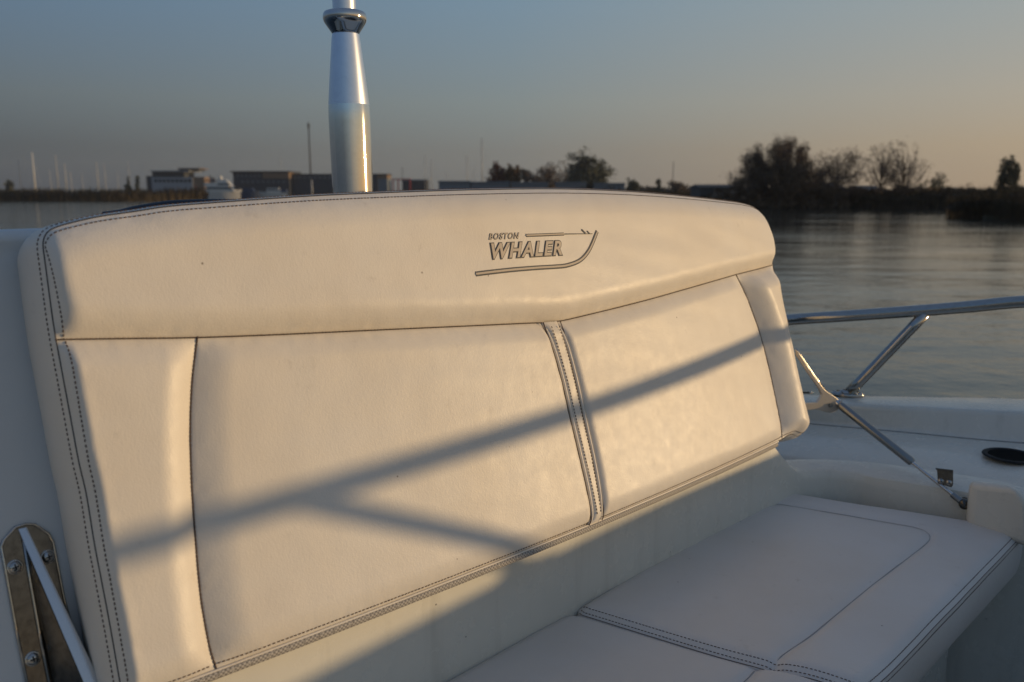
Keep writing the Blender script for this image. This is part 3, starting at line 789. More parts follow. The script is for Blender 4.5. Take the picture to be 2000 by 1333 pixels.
def dirt_nodes(nt, b):
    v = coords(nt)
    nt.links.new(mixc(nt, noisen(nt, v, .4, 5, .6), (.035,.030,.018), (.06,.055,.03)), b.inputs['Base Color'])
M['earth'] = mat('earth', (.05,.045,.03), .9, build=dirt_nodes)
def wl(u, v): p = at_z(u, v, WZ); return (p.x, p.y)
def land(name, poly):
    mb = MB(); n = len(poly)
    top_ = [V((x, y, -1.62)) for x, y in poly]; 
    mb.prism([V((x, y, -2.4)) for x, y in poly], V((0,0,.78)))
    o = mb.build(name, M['earth'], smooth=False, auto=None); o['kind'] = 'structure'; return o
land('reed_bank_ground', [wl(-400,393.2), wl(0,393.2), wl(200,393), wl(392,392), wl(396,391), (wl(396,391)[0]-4, 300), (-330,310), (-600,300)])
land('far_shore', [(-2500,500), wl(-300,387.8)[:1]+(450,), wl(300,387.8)[:1]+(450,), wl(700,387.5)[:1]+(450,), wl(900,390.5), wl(1300,396), wl(1500,403.5), wl(1700,406.5), wl(1900,409.5), wl(2100,411), (500,130), (9000,600), (9000,20000), (-9000,20000), (-9000,500)])
land('reed_spit_ground', [wl(1908,427), wl(1925,429), wl(2000,430.5), wl(2200,433), (130,75), (60,82)])

def leafmat(name, c0, c1):
    def f(nt, b):
        oi = coords(nt)
        nt.links.new(mixc(nt, ramp(nt, noisen(nt, oi, .9, 3, .6), [(.35,(0,0,0)), (.65,(1,1,1))]), c0, c1), b.inputs['Base Color'])
    return mat(name, c0, .8, 0, .2, f)
M['reed'] = leafmat('reed', (.060,.044,.024), (.032,.026,.016))
M['bark'] = leafmat('bark', (.16,.13,.11), (.12,.10,.08))
M['leaf_brown'] = leafmat('leaf_brown', (.17,.125,.09), (.11,.085,.06))
M['leaf_olive'] = leafmat('leaf_olive', (.13,.13,.085), (.09,.095,.06))
M['leaf_red'] = leafmat('leaf_red', (.15,.035,.02), (.06,.028,.02))
M['leaf_orange'] = leafmat('leaf_orange', (.16,.075,.02), (.05,.04,.02))

def blades(mb, x, y, z0, h, w, lean=.12):
    a = random.uniform(0, math.pi); dx, dy = math.cos(a)*w, math.sin(a)*w*.6; lx = random.gauss(0, lean)*h; ly = random.gauss(0, lean)*h
    mb.add([V((x-dx, y-dy, z0)), V((x+dx, y+dy, z0)), V((x+lx+dx*.7, y+ly+dy*.7, z0+h*.75)), V((x+lx*1.3, y+ly*1.3, z0+h)), V((x+lx-dx*.7, y+ly-dy*.7, z0+h*.72))], [(0,1,2,3,4)])
def reed_bed(name, px, hfun, depth, per_m, w, mt=None):
    """reeds along a waterline given as image points"""
    q = crom([V((*wl(*p), 0)) for p in px], 200); mb = MB()
    # low, uneven matted body of stems
    P = []
    for i, p in enumerate(q):
        row = []
        for k, (f, hf) in enumerate(((0,0),(.05,.62),(.35,.78),(.7,.74),(1,.4))):
            hh = hfun(p)*(.86 + .3*noise.noise(p*.45) + .22*noise.noise(p*1.9 + V((k,0,0)))); row.append(V((p.x, p.y + depth*f, WZ-.02 + hh*hf*.92)))
        P.append(row)
    mb.grid(P)
    n = int(plen(q)*per_m)
    for _ in range(n):
        f = random.random()*(len(q)-1); i = int(f); p = q[i].lerp(q[min(i+1, len(q)-1)], f-i)
        k = random.random()**1.5
        hh = hfun(p)*(.80 + .36*noise.noise(p*.45) + random.uniform(-.14,.2))
        blades(mb, p.x, p.y - .25 + depth*k, WZ, hh, w)
    o = mb.build(name, mt or M['reed'], smooth=False, auto=None); o['kind'] = 'stuff'; return o
reed_bed('reed_bed', [(-250,393.3),(0,393.2),(200,393),(330,392.4),(392,391.8)], lambda p: 4.6 + 1.0*noise.noise(p*.03), 9, 26, .12)
reed_bed('reed_bed', [(1200,394),(1400,400),(1500,403.8),(1700,406.8),(1900,409.8),(2110,411.5)], lambda p: 3.1 + .9*noise.noise(p*.07), 6, 60, .05)
reed_bed('reed_bed', [(1906,426.5),(1915,428),(1950,429.5),(2000,430.6),(2120,432)], lambda p: 2.15 + .3*noise.noise(p*.3), 5, 130, .03)
reed_bed('shore_scrub', [(395,387.7),(600,387.6),(700,387.6),(850,388.8),(1000,391),(1230,394)], lambda p: 4.2 + 2.0*noise.noise(p*.05), 9, 16, .16)
def wood(name, u0, u1, v0, y, amp, mt):
    P = []; n = int((u1-u0)/2.0); mb = MB()
    for i in range(n+1):
        u = u0 + (u1-u0)*i/n; b_ = at_y(u, 384, y); t = at_y(u, v0 + amp*(noise.noise(V((u*.025, y, 0))) + .5*noise.noise(V((u*.11, y, 4)))+ .3*noise.noise(V((u*.4, y, 9)))), y)
        x = b_.x; hh = t.z
        P.append([V((x, y, -1.7)), V((x, y, hh-1)), V((x, y+3, hh)), V((x, y+14, hh-.5)), V((x, y+20, -1.7))])
        for _ in range(9):
            c = V((x + random.uniform(-.6,.6), y + random.uniform(-1,6), hh + random.uniform(-2.0,.6))); s_ = random.uniform(.25,.7)
            a = V((random.uniform(-1,1), random.uniform(-1,1), random.uniform(-1,1))).normalized()*s_; b2 = a.cross(V((random.random(), random.random(), random.random()))).normalized()*s_
            mb.add([c-a, c-b2, c+a, c+b2], [(0,1,2,3)])
    mb.grid(P); o = mb.build(name, mt, smooth=False, auto=None); o['kind'] = 'stuff'; return o
wood('far_wood', 1180, 1480, 369, 300, 6, M['leaf_brown'])
wood('far_wood', 1480, 2100, 373, 420, 4, M['leaf_brown'])
wood('far_wood', -80, 700, 372, 640, 3, M['leaf_olive'])
wood('scrub_wood', 1400, 2050, 379, 124, 4, M['leaf_brown'])

def tree(name, label, uc, wpx, vtop, y, mt, leaves, shape='round', seed=0, trunkf=.25, limbs=26, group=None, leaf=.12, gz=-1.62, twig=1.0):
    rnd = random.Random(seed)
    base = at_y(uc, 384, y); base.z = gz; topz = at_y(uc, vtop, y).z; hh = topz-gz
    zc = y*math.cos(PITCH); rw = wpx/2/F*zc*1.0
    root = thing(name, label, 'tree', base, group)
    tb = MB(); lb = MB(); tr = hh*.016 + .03
    c0 = gz + hh*trunkf; cz = (c0+topz)/2; ch = (topz-c0)/2
    def env(a, e):
        if shape == 'round': r = 1.0
        elif shape == 'column': r = 1.0
        else: r = 1.0
        n_ = 1 + .20*noise.noise(V((math.cos(a)*1.7+seed, math.sin(a)*1.7, e*1.6)))
        return V((math.cos(a)*math.cos(e)*rw*n_, math.sin(a)*math.cos(e)*rw*n_*.9, math.sin(e)*ch*n_))
    tk = [base + V((rnd.gauss(0,.012)*hh*f, rnd.gauss(0,.012)*hh*f, hh*.9*f)) for f in (0,.2,.4,.6,.8,1)]
    tk = crom(tk, 12)
    tb.tube(tk, [tr*(1-.9*i/11) for i in range(12)], 6, False)
    ends = []
    for k in range(limbs):
        a = rnd.uniform(0, 2*math.pi); e = math.asin(max(-.95, min(.98, rnd.uniform(-.75, 1))))
        tip = V((base.x, base.y, cz)) + env(a, e)*rnd.uniform(.82, 1.0)
        fz = max(.12, min(.9, ((tip.z-gz)/hh)*rnd.uniform(.35,.7)))
        if shape == 'column': fz = max(.08, (tip.z-gz)/hh-.3)
        st_ = tk[min(11, int(fz*12))]
        mid_ = st_.lerp(tip, .5) + V((0, 0, (-.06 if shape != 'column' else -.1)*hh*rnd.random())) + V((rnd.gauss(0,.03)*hh, rnd.gauss(0,.03)*hh, 0))
        br = crom([st_, mid_, tip], 7); r0 = tr*.42
        tb.tube(br, [max(r0*(1-.85*i/6), .012) for i in range(7)], 4, False); ends.append(tip)
        for _ in range(int(7*twig)):
            i = rnd.randint(2, 6); p = br[i]; d = V((rnd.gauss(0,1), rnd.gauss(0,1), rnd.gauss(.35,.8))).normalized()*rw*rnd.uniform(.13,.30)
            q = p + d; tb.tube([p, p.lerp(q,.5) + V((0,0,-.02*hh*rnd.random())), q], [.022*hh/8, .013*hh/8, .007*hh/8], 3, False); ends.append(q)
            for __ in range(int(4*twig)):
                d2 = V((rnd.gauss(0,1), rnd.gauss(0,1), rnd.gauss(.3,.8))).normalized()*rw*rnd.uniform(.08,.2); s_ = p.lerp(q, rnd.uniform(.3,1))
                tb.tube([s_, s_+d2], [.010*hh/8, .005*hh/8], 3, False); ends.append(s_+d2)
    for _ in range(int(leaves*2.6)):
        p = rnd.choice(ends); c = p + V((rnd.gauss(0,1), rnd.gauss(0,1), rnd.gauss(0,1)))*rw*.10
        a = V((rnd.gauss(0,1), rnd.gauss(0,1), rnd.gauss(0,1))).normalized()*leaf*rnd.uniform(.5,1.1); b2 = a.cross(V((rnd.gauss(0,1), rnd.gauss(0,1), rnd.gauss(0,1)))).normalized()*leaf*.6
        lb.add([c-a, c-b2, c+a, c+b2], [(0,1,2,3)])
    tb.build('trunk', M['bark'], root, smooth=False, auto=None)
    if leaves: lb.build('crown', mt, root, smooth=False, auto=None)
    return root
G1 = 'trees on the right bank'; G2 = 'trees behind the pale sheds'; G3 = 'small trees on the far left shore'
tree('broadleaf_tree', 'brown leafy tree at the left end of the big dark clump on the right bank', 1464, 82, 291, 125, M['leaf_brown'], 4200, seed=1, group=G1, trunkf=.12)
tree('broadleaf_tree', 'tall brown tree second from the left in the big dark clump', 1494, 84, 280, 127, M['leaf_brown'], 5600, seed=2, group=G1, trunkf=.1)
tree('broadleaf_tree', 'tallest dense brown tree in the middle of the big dark clump', 1524, 88, 274, 123, M['leaf_brown'], 6500, seed=3, group=G1, trunkf=.1)
tree('broadleaf_tree', 'dense brown tree right of the tallest one in the big dark clump', 1553, 74, 278, 126, M['leaf_brown'], 5200, seed=4, group=G1, trunkf=.1)
tree('broadleaf_tree', 'thin bare-topped tree at the right side of the big dark clump', 1568, 34, 272, 124, M['leaf_brown'], 700, seed=5, group=G1, trunkf=.12, limbs=18)
tree('broadleaf_tree', 'low thin grey-brown tree between the clump and the round tree', 1590, 62, 291, 130, M['leaf_brown'], 1300, seed=6, group=G1, trunkf=.15)
tree('broadleaf_tree', 'round brown tree with gaps standing over the dark hipped roof', 1632, 96, 291, 122, M['leaf_brown'], 2300, seed=7, group=G1, trunkf=.22, limbs=30)
tree('bare_tree', 'flat-topped bare tree, left one of the bare pair', 1718, 78, 282, 122, M['leaf_brown'], 200, seed=8, group=G1, trunkf=.30, limbs=32, twig=1.4)
tree('bare_tree', 'taller bare tree with open crown, right one of the bare pair', 1762, 92, 266, 121, M['leaf_brown'], 180, seed=15, group=G1, trunkf=.22, limbs=38, twig=1.4)
tree('small_tree', 'low bushy tree just right of the bare pair', 1808, 28, 343, 135, M['leaf_olive'], 900, seed=10, group=G1, trunkf=.1, limbs=14)
tree('small_tree', 'small round tree between the bare pair and the poplar', 1832, 40, 338, 140, M['leaf_olive'], 900, seed=11, group=G1, trunkf=.15, limbs=16)
tree('small_tree', 'faint bare sapling above the long low roof near the poplar', 1897, 28, 349, 150, M['leaf_brown'], 60, seed=12, group=G1, trunkf=.1, limbs=12)
tree('poplar', 'narrow upright poplar near the right edge of the photo', 1965, 40, 303, 120, M['leaf_olive'], 4600, shape='column', seed=13, group=G1, trunkf=.03, limbs=34)
tree('autumn_tree', 'reddish autumn tree at the left end of the group behind the sheds', 972, 40, 322, 330, M['leaf_red'], 1500, seed=20, group=G2, trunkf=.1, leaf=.5)
tree('autumn_tree', 'orange-tinged tree beside the reddish one', 1002, 32, 320, 330, M['leaf_orange'], 1300, seed=21, group=G2, trunkf=.1, leaf=.5)
tree('broadleaf_tree', 'low dark brown tree left of the greyish pair behind the sheds', 1028, 34, 331, 340, M['leaf_brown'], 1100, seed=22, group=G2, trunkf=.1, leaf=.45)
tree('broadleaf_tree', 'wide greyish brown tree in the middle behind the sheds', 1064, 64, 320, 330, M['leaf_brown'], 1400, seed=23, group=G2, trunkf=.1, leaf=.4)
tree('broadleaf_tree', 'thin pale tree just left of the big round tree', 1103, 34, 314, 350, M['leaf_brown'], 350, seed=24, group=G2, trunkf=.1, leaf=.35)
tree('broadleaf_tree', 'big round greyish tree, tallest behind the pale sheds', 1146, 80, 297, 310, M['leaf_olive'], 3800, seed=25, group=G2, trunkf=.16, leaf=.5, limbs=34)
tree('small_tree', 'small round bush-like tree right of the pale sheds', 1234, 28, 347, 290, M['leaf_olive'], 700, seed=26, trunkf=.1, leaf=.4, limbs=14)
tree('small_tree', 'tiny pointed tree on the dark skyline left of the thin pole', 1284, 14, 350, 280, M['leaf_olive'], 400, seed=27, trunkf=.1, leaf=.35, limbs=10)
tree('small_tree', 'low wide tree at the foot of the thin pole', 1328, 48, 355, 280, M['leaf_brown'], 1000, seed=28, trunkf=.1, leaf=.4, limbs=16)
tree('small_tree', 'lone dark bush tree at the far left edge', 20, 18, 352, 470, M['leaf_olive'], 700, seed=30, trunkf=.05, leaf=.6, limbs=12, group=G3)
tree('small_tree', 'left one of two small dark trees beside the pale office block', 251, 12, 344, 430, M['leaf_olive'], 800, seed=31, trunkf=.05, leaf=.55, limbs=12, group=G3)
tree('small_tree', 'right one of two small dark trees beside the pale office block', 272, 13, 341, 430, M['leaf_olive'], 800, seed=32, trunkf=.05, leaf=.55, limbs=12, group=G3)

M['wall_pale'] = mat('pale_render', (.32,.34,.37), .7); M['wall_dark'] = mat('dark_cladding', (.045,.050,.060), .6)
M['wall_tan'] = mat('tan_cladding', (.22,.15,.10), .7); M['glass_dark'] = mat('window_glass', (.03,.04,.05), .08)
M['roof_dark'] = mat('dark_roof', (.035,.035,.038), .7); M['shed_pale'] = mat('pale_shed', (.17,.20,.23), .6)
M['boat_white'] = mat('boat_white', (.66,.63,.57), .35); M['pane_dim'] = mat('dim_pane', (.12,.13,.15), .3); M['red_paint'] = mat('red_paint', (.45,.05,.04), .5); M['spar'] = mat('spar', (.45,.44,.42), .4); M['navy'] = mat('navy_canvas', (.03,.05,.10), .7)
def building(name, label, y, pieces, group=None, cat='building'):
    xs = [p[1] for p in pieces] + [p[2] for p in pieces]
    uc = (min(xs)+max(xs))/2; b_ = at_y(uc, 384, y); b_.z = -1.62
    root = thing(name, label, cat, b_, group)
    for nm, u0, u1, v0, v1, dy, dp, mt in pieces:
        yy = y+dy; x0 = at_y(u0, 380, yy).x; x1 = at_y(u1, 380, yy).x; zt_ = at_y(uc, v0, yy).z; zb_ = -1.62 if v1 is None else at_y(uc, v1, yy).z
        mb = MB(); mb.box(x0, x1, yy, yy+dp, zb_, zt_); mb.build(nm, M[mt], root, smooth=False, auto=None)
    return root
def wins(u0, u1, n, v0, v1, dy, mt='glass_dark', gap=.3):
    w_ = (u1-u0)/n; return [('window', u0+w_*i+w_*gap/2, u0+w_*(i+1)-w_*gap/2, v0, v1, dy, .2, mt) for i in range(n)]
building('office_building', 'pale two-storey office block with a set-back upper floor on the far shore', 430, [('wall', 298,378,347,None,0,16,'wall_pale'), ('upper_storey', 300,362,335,347.2,1,14,'wall_dark'), ('end_bay', 378,401,346,None,.6,15,'wall_tan'), ('roof_slab', 296,372,333.5,335.2,-.5,17,'wall_pale'), ('penthouse', 352,390,330,334,3,10,'wall_dark'), ('roof_slab', 349,394,328.6,330.2,2,12,'wall_tan'), ('annex', 288,298,344,None,2,12,'wall_dark')] + wins(302,376,9,350.5,356.5,-.15) + wins(302,360,8,337.5,344,.85))
building('marina_building', 'dark flat-roofed marina building with a tan upper section', 440, [('wall', 457,566,337,None,0,22,'wall_dark'), ('tan_section', 515,566,336,349,-.3,10,'wall_tan'), ('roof_slab', 452,568,334.6,337,-1,24,'roof_dark')] + wins(462,512,6,341,346,-.2,'pane_dim',.5) + wins(470,560,9,353,358,-.2,'pane_dim',.5))
building('marina_building', 'long low dark building between the tan section and the mast', 445, [('wall', 567,652,341.5,None,0,20,'wall_dark'), ('roof_slab', 565,654,340,341.6,-.5,21,'roof_dark')] + wins(572,650,8,345,349,-.2,'pane_dim',.5))
building('harbour_building', 'small building just right of the mast with tan and grey walls', 445, [('wall', 700,757,349,None,0,14,'shed_pale'), ('upper_wall', 700,757,341,349.2,-.3,15,'wall_tan'), ('dark_bay', 728,738,341,None,-.8,12,'wall_dark'), ('roof_slab', 698,759,339.8,341.2,-1,16,'roof_dark')])
building('boat_hoist', 'red-topped boat hoist right of the small harbour building', 440, [('beam', 766,803,349.6,351.6,0,2,'red_paint'), ('leg', 767,769,351.6,None,0,1,'red_paint'), ('leg', 777,779,351.6,None,0,1,'red_paint'), ('leg', 800,802,351.6,None,0,1,'red_paint')], cat='boat hoist')
building('shed', 'dark low shed behind the red boat hoist', 452, [('wall', 786,834,353,None,0,12,'wall_dark'), ('roof', 784,836,351,353.2,-.5,14,'shed_pale')])
for i, (a, b, v, lab) in enumerate([(857,918,353.6,'leftmost of the long pale sheds, below the two thin masts'), (920,995,355,'long pale shed in front of the autumn trees'), (998,1070,356,'long pale shed in front of the greyish trees'), (1088,1145,356,'pale shed in front of the big round tree'), (1160,1220,357.5,'rightmost pale shed, right of the big round tree')]):
    building('long_shed', lab, 300, [('wall', a, b, v+3, None, 0, 14, 'shed_pale'), ('roof', a-1, b+1, v, v+3.2, -.5, 16, 'shed_pale')], 'long pale sheds on the far shore', 'shed')
def house(name, label, u0, u1, vr, ve, y, dp=9, hip=.25, g='dark roofed houses on the right bank'):
    x0 = at_y(u0,380,y).x; x1 = at_y(u1,380,y).x; zr = at_y((u0+u1)/2, vr, y).z; ze = at_y((u0+u1)/2, ve, y).z; wd = x1-x0
    root = thing(name, label, 'house', ((x0+x1)/2, y+dp/2, -1.62), g)
    mb = MB(); mb.box(x0+.4, x1-.4, y+.4, y+dp-.4, -1.62, ze); mb.build('wall', M['wall_dark'], root, smooth=False, auto=None)
    h_ = wd*hip; mb = MB(); mb.add([(x0,y,ze),(x1,y,ze),(x1,y+dp,ze),(x0,y+dp,ze),(x0+h_,y+dp/2,zr),(x1-h_,y+dp/2,zr)], [(0,1,5,4),(1,2,5),(2,3,4,5),(3,0,4),(0,3,2,1)])
    mb.build('roof', M['roof_dark'], root, smooth=False, auto=None)
house('barn', 'long dark barn roof left of the big clump', 1364, 1442, 360, 366, 150, hip=.03)
house('house', 'dark hipped roof under the round brown tree', 1600, 1668, 356, 372, 132, hip=.3)
house('house', 'dark low roof at the foot of the bare pair', 1684, 1732, 362, 371, 134, hip=.06)
house('barn', 'long dark roof between the bare pair and the poplar', 1790, 1896, 366, 373, 140, hip=.04)
house('house', 'dark roof at the right edge beyond the poplar', 1990, 2060, 364, 372, 138, hip=.2)

def pole(name, label, u, vt, y, r, cat, head=None, group=None, mt='roof_dark', r2=None):
    b_ = at_y(u, 384, y); b_.z = -1.62; zt_ = at_y(u, vt, y).z
    root = thing(name, label, cat, b_, group)
    t = V((b_.x, y, zt_)); mb = MB(); mb.tube([b_, b_.lerp(t,.5), t], [r, (r+(r2 or r*.6))/2, r2 or r*.6], 8); mb.build('pole', M[mt], root, auto=None)
    if head:
        for k in range(3):
            mb = MB(); mb.tube([t + V((0,0,-.2-k*head*.55)), t + V((0,0,-.2-k*head*.55-head*.3))], head*.45, 10); mb.build('lamp_head', M[mt], root)
        mb = MB(); mb.tube([t, t + V((0,0,head*1.8))], .05, 5); mb.build('lightning_rod', M[mt], root)
pole('floodlight_mast', 'tall floodlight mast left of the bright boat mast', 608.5, 241, 460, .50, 'light mast', head=1.7, r2=.34)
pole('flag_mast', 'thin pole standing alone on the dark skyline right of the sheds', 1313, 316, 300, .17, 'pole')
pole('channel_marker', 'red and white marker post left of the white motor yacht', 384, 362, 300, .18, 'marker post', mt='red_paint')
pole('channel_marker', 'white marker post before the long dark building', 610, 352, 425, .35, 'marker post', mt='boat_white')
pole('chimney_pole', 'stubby pole above the red boat hoist', 787, 327, 470, .22, 'pole')

def hull_mesh(x0, x1, y, z0, z1, beam, bow=1):
    P = []; n = 14
    for i in range(n+1):
        f = i/n; x = x0 + (x1-x0)*f; g = f if bow > 0 else 1-f
        w_ = beam/2*(1-max(0,(g-.45)/.55)**2.2)*(.85+.15*min(1, g*4)); sh = z1 + (z1-z0)*.28*max(0,(g-.4)/.6)**2
        rk = (x1-x0)*.05*max(0,(g-.7)/.3)*(1 if bow > 0 else -1)
        P.append([V((x+rk, y-w_, sh)), V((x, y-w_*.75, z0)), V((x, y+w_*.75, z0)), V((x+rk, y+w_, sh)), V((x+rk, y-w_, sh))])
    mb = MB(); mb.grid(P); mb.add(P[0][:4], [(0,1,2,3)]); return mb
def sailboat(label, u, vt, y, ln=9, mt='spar', bow=1, r=.22):
    b_ = at_y(u, 384, y); b_.z = WZ; zt_ = at_y(u, vt, y).z
    root = thing('sailing_boat', label, 'sailing boat', b_, 'sailing boats moored in the far harbour')
    hull_mesh(b_.x-ln*.5, b_.x+ln*.5, y, WZ-.1, WZ+1.1, ln*.3, bow).build('hull', M['boat_white'], root)
    mb = MB(); mb.box(b_.x-ln*.2, b_.x+ln*.12, y-ln*.08, y+ln*.08, WZ+1.1, WZ+1.7); mb.build('cabin', M['boat_white'], root, smooth=False)
    t = V((b_.x+.2, y, zt_)); m_ = V((b_.x+.2, y, WZ+1)); mb = MB(); mb.tube([m_, t], [r, r*.75], 8); mb.build('mast', M[mt], root, auto=None)
    mb = MB(); mb.tube([m_ + V((0,0,1.4)), m_ + V((-ln*.4,0,1.5))], .12, 6); mb.build('boom', M['navy'], root, auto=None)
    mb = MB()
    for q in ((b_.x+ln*.5,y,WZ+1.4),(b_.x-ln*.48,y,WZ+1.1),(b_.x+.2,y-ln*.14,WZ+1.1),(b_.x+.2,y+ln*.14,WZ+1.1)): mb.tube([t, V(q)], .02, 3, False)
    mb.tube([m_.lerp(t,.55)+V((0,-1,0)), m_.lerp(t,.55)+V((0,1,0))], .04, 4); mb.build('rigging', M[mt], root, auto=None)
for args in [('pale sailing boat with the leftmost mast of the far harbour', 42, 312, 470), ('sailing boat with the tallest pale mast at the far left', 70, 298, 470, 10, 'boat_white', -1, .42), ('sailing boat with the taller of two close masts', 115, 304, 480, 9, 'spar', 1, .32), ('sailing boat with a short mast just right of the close pair', 131, 320, 475, 8, 'spar', -1, .34), ('sailing boat with a faint low mast beside the dark cluster', 141, 336, 490, 8),
             ('sailing boat with a mast midway to the office block', 193, 318, 480, 9, 'spar', 1, .32), ('sailing boat with a thinner mast next to the midway one', 208, 321, 490), ('sailing boat with a faint mast right of the midway pair', 255, 316, 560, 9, 'spar', 1, .15), ('sailing boat with a mast above the dark low shed', 830.5, 302, 430, 10, 'spar', 1, .16), ('sailing boat with a fainter mast just right of that shed', 843, 311, 450), ('sailing boat with a thin mast above the leftmost pale shed', 912, 302, 460), ('sailing boat with the tallest mast of the centre, above the pale sheds', 941, 270, 380, 11, 'spar', 1, .28)]:
    sailboat(*args)
for lab, u, vt, yy, ln in [('sailing boat with a low thin mast left of the close pair', 101, 333, 485, 7), ('sailing boat with a short mast between the close pair and the midway pair', 163, 338, 495, 7), ('sailing boat with a thin mast just left of the two small dark trees', 232, 334, 500, 8), ('sailing boat with a faint mast over the tan section of the dark building', 551, 306, 520, 9), ('sailing boat with a short mast right of the fainter shed mast', 872, 336, 470, 8), ('sailing boat with a low mast left of the tallest central mast', 924, 330, 480, 8)]:
    sailboat(lab, u, vt, yy, ln, 'spar', 1, .16)
# motor yacht
y = 400; q = lambda u, v, yy=y: at_y(u, v, yy)
yr = thing('motor_yacht', 'white motor yacht with stacked decks moored before the dark building', 'yacht', (q(435,384).x, y, WZ), 'moored motor boats')
hull_mesh(q(399,384).x, q(470,384).x, y, WZ-.1, q(435,374).z, 5).build('hull', M['boat_white'], yr)
def ybox(nm, u0, u1, v0, v1, w_, mt, par, s=.0, yy=y):
    x0, x1 = q(u0,380,yy).x, q(u1,380,yy).x; z0, z1 = q(435,v1,yy).z, q(435,v0,yy).z; k = (z1-z0)*s
    mb = MB(); mb.add([(x0,yy-w_,z0),(x1,yy-w_,z0),(x1,yy+w_,z0),(x0,yy+w_,z0),(x0+k*.2,yy-w_*.92,z1),(x1-k,yy-w_*.92,z1),(x1-k,yy+w_*.92,z1),(x0+k*.2,yy+w_*.92,z1)], [(0,3,2,1),(4,5,6,7),(0,1,5,4),(1,2,6,5),(2,3,7,6),(3,0,4,7)])
    return mb.build(nm, M[mt], par, smooth=False)
ybox('cabin', 404,462,364,375,2.1,'boat_white', yr, 1.2); ybox('window', 406,457,366,370,2.15,'glass_dark', yr, .8); ybox('upper_deck', 402,456,357.5,364,1.9,'boat_white', yr, 1.2); ybox('window', 428,453,358.8,362,1.95,'glass_dark', yr, 1.2)
ybox('flybridge', 428,451,351.5,357.5,1.6,'boat_white', yr, 1.2); ybox('canopy', 404,428,352,354,1.7,'navy', yr); ybox('radar_arch', 430,436,344.5,351.5,1.2,'boat_white', yr, .4); ybox('radar_arch', 413,416,341,352,.2,'spar', yr, .4)
mr = thing('motor_cruiser', 'low pale motor cruiser moored right of the white yacht', 'motor boat', (q(530,384).x, 396, WZ), 'moored motor boats')
hull_mesh(q(505,384,396).x, q(563,384,396).x, 396, WZ-.1, q(530,377,396).z, 4, -1).build('hull', M['boat_white'], mr)
ybox('cabin', 522,552,368,377,1.5,'boat_white', mr, .8, 396); ybox('window', 524,549,370,373,1.55,'glass_dark', mr, .8, 396); ybox('canopy', 548,562,370,377,1.4,'navy', mr, .3, 396)
br_ = thing('motor_cruiser', 'dark blue covered boat between the white yacht and the pale cruiser', 'motor boat', (q(487,384).x, 392, WZ), 'moored motor boats')
hull_mesh(q(472,384,392).x, q(506,384,392).x, 392, WZ-.1, q(487,376,392).z, 3.4, 1).build('hull', M['navy'], br_); ybox('cover', 476,500,368,376,1.3,'navy', br_, .8, 392)
for u, lab in ((186,'small pale boat on the far shore beneath the midway masts'), (303,'small pale boat in front of the office block'), (125,'small orange-lit boat under the close masts')):
    zz_ = 455; br2 = thing('small_boat', lab, 'boat', (q(u,384,zz_).x, zz_, -1.6), 'small boats on the far left shore')
    mb = hull_mesh(q(u-9,384,zz_).x, q(u+9,384,zz_).x, zz_, .8, 2.4, 2.6); mb.build('hull', M['boat_white'], br2)
    mb = MB(); x_ = q(u,384,zz_).x; mb.box(x_-1.4, x_+1, zz_-.8, zz_+.8, 2.4, 3.5); mb.build('cabin', M['boat_white'], br2, smooth=False)
    mb = MB()
    for dx in (-1.6, 1.2): mb.box(x_+dx-.15, x_+dx+.15, zz_-.6, zz_+.6, -1.62, .9)
    mb.build('cradle', M['roof_dark'], br2, smooth=False)
mb = MB(); mb.box(-900, 900, -60, 1200, -2.9, 46)
hz = mat('haze', (1,1,1), 1); nt_ = hz.node_tree; nt_.nodes.remove(nt_.nodes['Principled BSDF'])
pv_ = nt_.nodes.new('ShaderNodeVolumePrincipled'); pv_.inputs['Density'].default_value = .00016; pv_.inputs['Color'].default_value = (.80,.86,.95,1); pv_.inputs['Anisotropy'].default_value = .1
nt_.links.new(pv_.outputs[0], nt_.nodes['Material Output'].inputs['Volume'])
ho = mb.build('haze', hz, smooth=False, auto=None); ho['kind'] = 'stuff'
# ================================================================== CAMERA, LIGHT, SKY
cam = bpy.data.cameras.new('camera'); co = bpy.data.objects.new('camera', cam); COL.objects.link(co)
cam.sensor_width = 36; cam.lens = 36*F/2000; cam.clip_start = .02; cam.clip_end = 30000
co.location = (0, 0, H); co.rotation_euler = (math.pi/2 - PITCH, 0, 0)
cam.dof.use_dof = True; cam.dof.focus_distance = 1.15; cam.dof.aperture_fstop = 5.6
sc.camera = co
sun = bpy.data.lights.new('sun', 'SUN'); so = bpy.data.objects.new('sun', sun); COL.objects.link(so)
sun.energy = 2.85; sun.angle = R(.75); sun.color = (1, .70, .37)
sd = V((math.sin(R(SUN_AZ))*math.cos(R(SUN_EL)), math.cos(R(SUN_AZ))*math.cos(R(SUN_EL)), math.sin(R(SUN_EL))))
so.rotation_euler = sd.to_track_quat('Z', 'Y').to_euler(); so.location = (10, 0, 10)
w = bpy.data.worlds.new('World'); sc.world = w; w.use_nodes = True
nt = w.node_tree; bg = nt.nodes['Background']
sky = nt.nodes.new('ShaderNodeTexSky'); sky.sky_type = 'NISHITA'; sky.sun_disc = False
sky.sun_elevation = R(SUN_EL); sky.sun_rotation = R(SUN_AZ); sky.air_density = 1; sky.dust_density = 1.5; sky.ozone_density = 1.5; sky.altitude = 0
def lin(c):
    return tuple((x/255/12.92 if x/255 <= .04045 else ((x/255+.055)/1.055)**2.4) for x in c)
tc = nt.nodes.new('ShaderNodeTexCoord'); nrm_ = nt.nodes.new('ShaderNodeVectorMath'); nrm_.operation = 'NORMALIZE'
nt.links.new(tc.outputs['Generated'], nrm_.inputs[0])
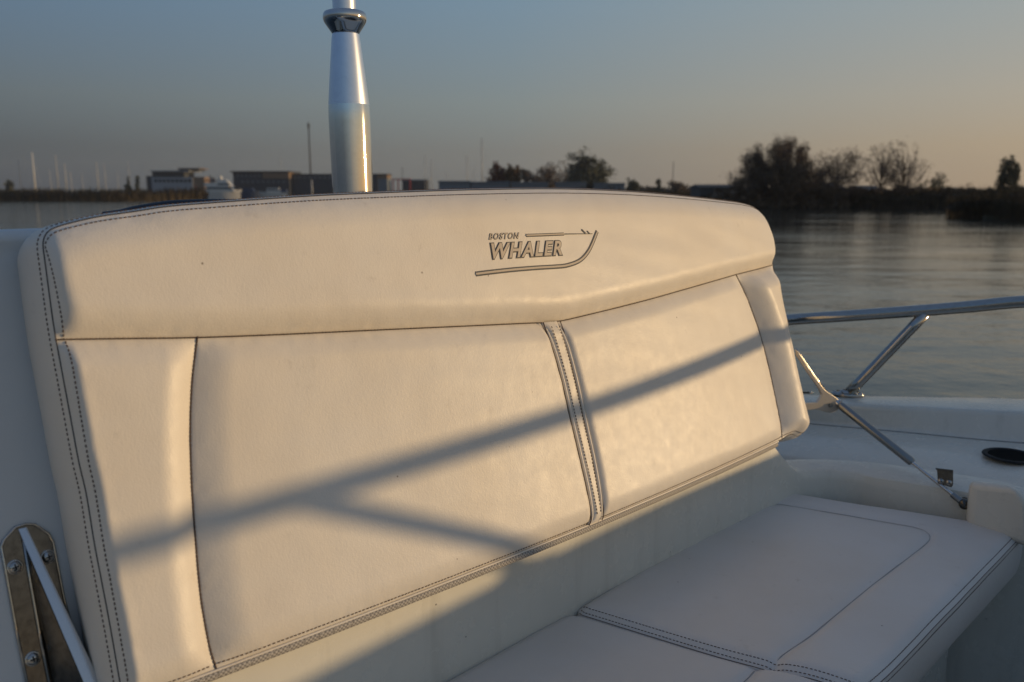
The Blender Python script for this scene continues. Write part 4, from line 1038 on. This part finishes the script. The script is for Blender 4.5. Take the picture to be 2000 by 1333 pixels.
sep = nt.nodes.new('ShaderNodeSeparateXYZ'); nt.links.new(nrm_.outputs[0], sep.inputs[0])
dt = nt.nodes.new('ShaderNodeVectorMath'); dt.operation = 'DOT_PRODUCT'; nt.links.new(nrm_.outputs[0], dt.inputs[0]); dt.inputs[1].default_value = (sd.x, sd.y, 0)
rad = mathn(nt, 'SQRT', mathn(nt, 'MAXIMUM', mathn(nt, 'SUBTRACT', 1, mathn(nt, 'MULTIPLY', sep.outputs['Z'], sep.outputs['Z'])), 1e-4))
cs = mathn(nt, 'DIVIDE', dt.outputs['Value'], rad)          # cosine of the azimuth from the sun
el = mathn(nt, 'POWER', mathn(nt, 'MAXIMUM', sep.outputs['Z'], 0), .5)
zen = (94,114,144); E_ = (0, .228, .324, .465, .7, 1)
cols = {'A': [(58,66,76),(70,82,95),(84,101,118),(84,108,138),(78,104,142),zen],
        'L': [(70,76,84),(82,90,98),(101,112,120),(98,124,149),(88,114,148),zen],
        'M': [(118,117,114),(128,129,127),(134,143,144),(124,148,166),(98,122,154),zen],
        'R': [(178,154,126),(182,164,140),(178,170,156),(160,170,172),(118,136,160),zen],
        'S': [(222,170,112),(210,174,130),(186,172,146),(166,166,162),(122,138,158),zen]}
rs_ = {k: ramp(nt, el, [(e, lin(c)) for e, c in zip(E_, v)]) for k, v in cols.items()}
def stepn(a, b):
    m = nt.nodes.new('ShaderNodeMapRange'); m.inputs['From Min'].default_value = a; m.inputs['From Max'].default_value = b; nt.links.new(cs, m.inputs['Value']); return m.outputs[0]
c_ = mixc(nt, stepn(-1,-.5), rs_['A'], rs_['L']); c_ = mixc(nt, stepn(-.5,.03), c_, rs_['M']); c_ = mixc(nt, stepn(.03,.56), c_, rs_['R']); c_ = mixc(nt, stepn(.56,1), c_, rs_['S'])
ns_ = nt.nodes.new('ShaderNodeMix'); ns_.data_type = 'RGBA'; ns_.blend_type = 'MULTIPLY'; ns_.inputs[0].default_value = 1
nt.links.new(sky.outputs[0], ns_.inputs[6]); ns_.inputs[7].default_value = (.09,.09,.09,1)
fin = mixc(nt, .86, ns_.outputs[2], c_)
nt.links.new(fin, bg.inputs[0]); bg.inputs[1].default_value = 1.0
sc.view_settings.view_transform = 'Standard'; sc.view_settings.look = 'None'; sc.view_settings.gamma = 1; sc.view_settings.exposure = 0
sc.render.engine = 'CYCLES'
sc.cycles.max_bounces = 8
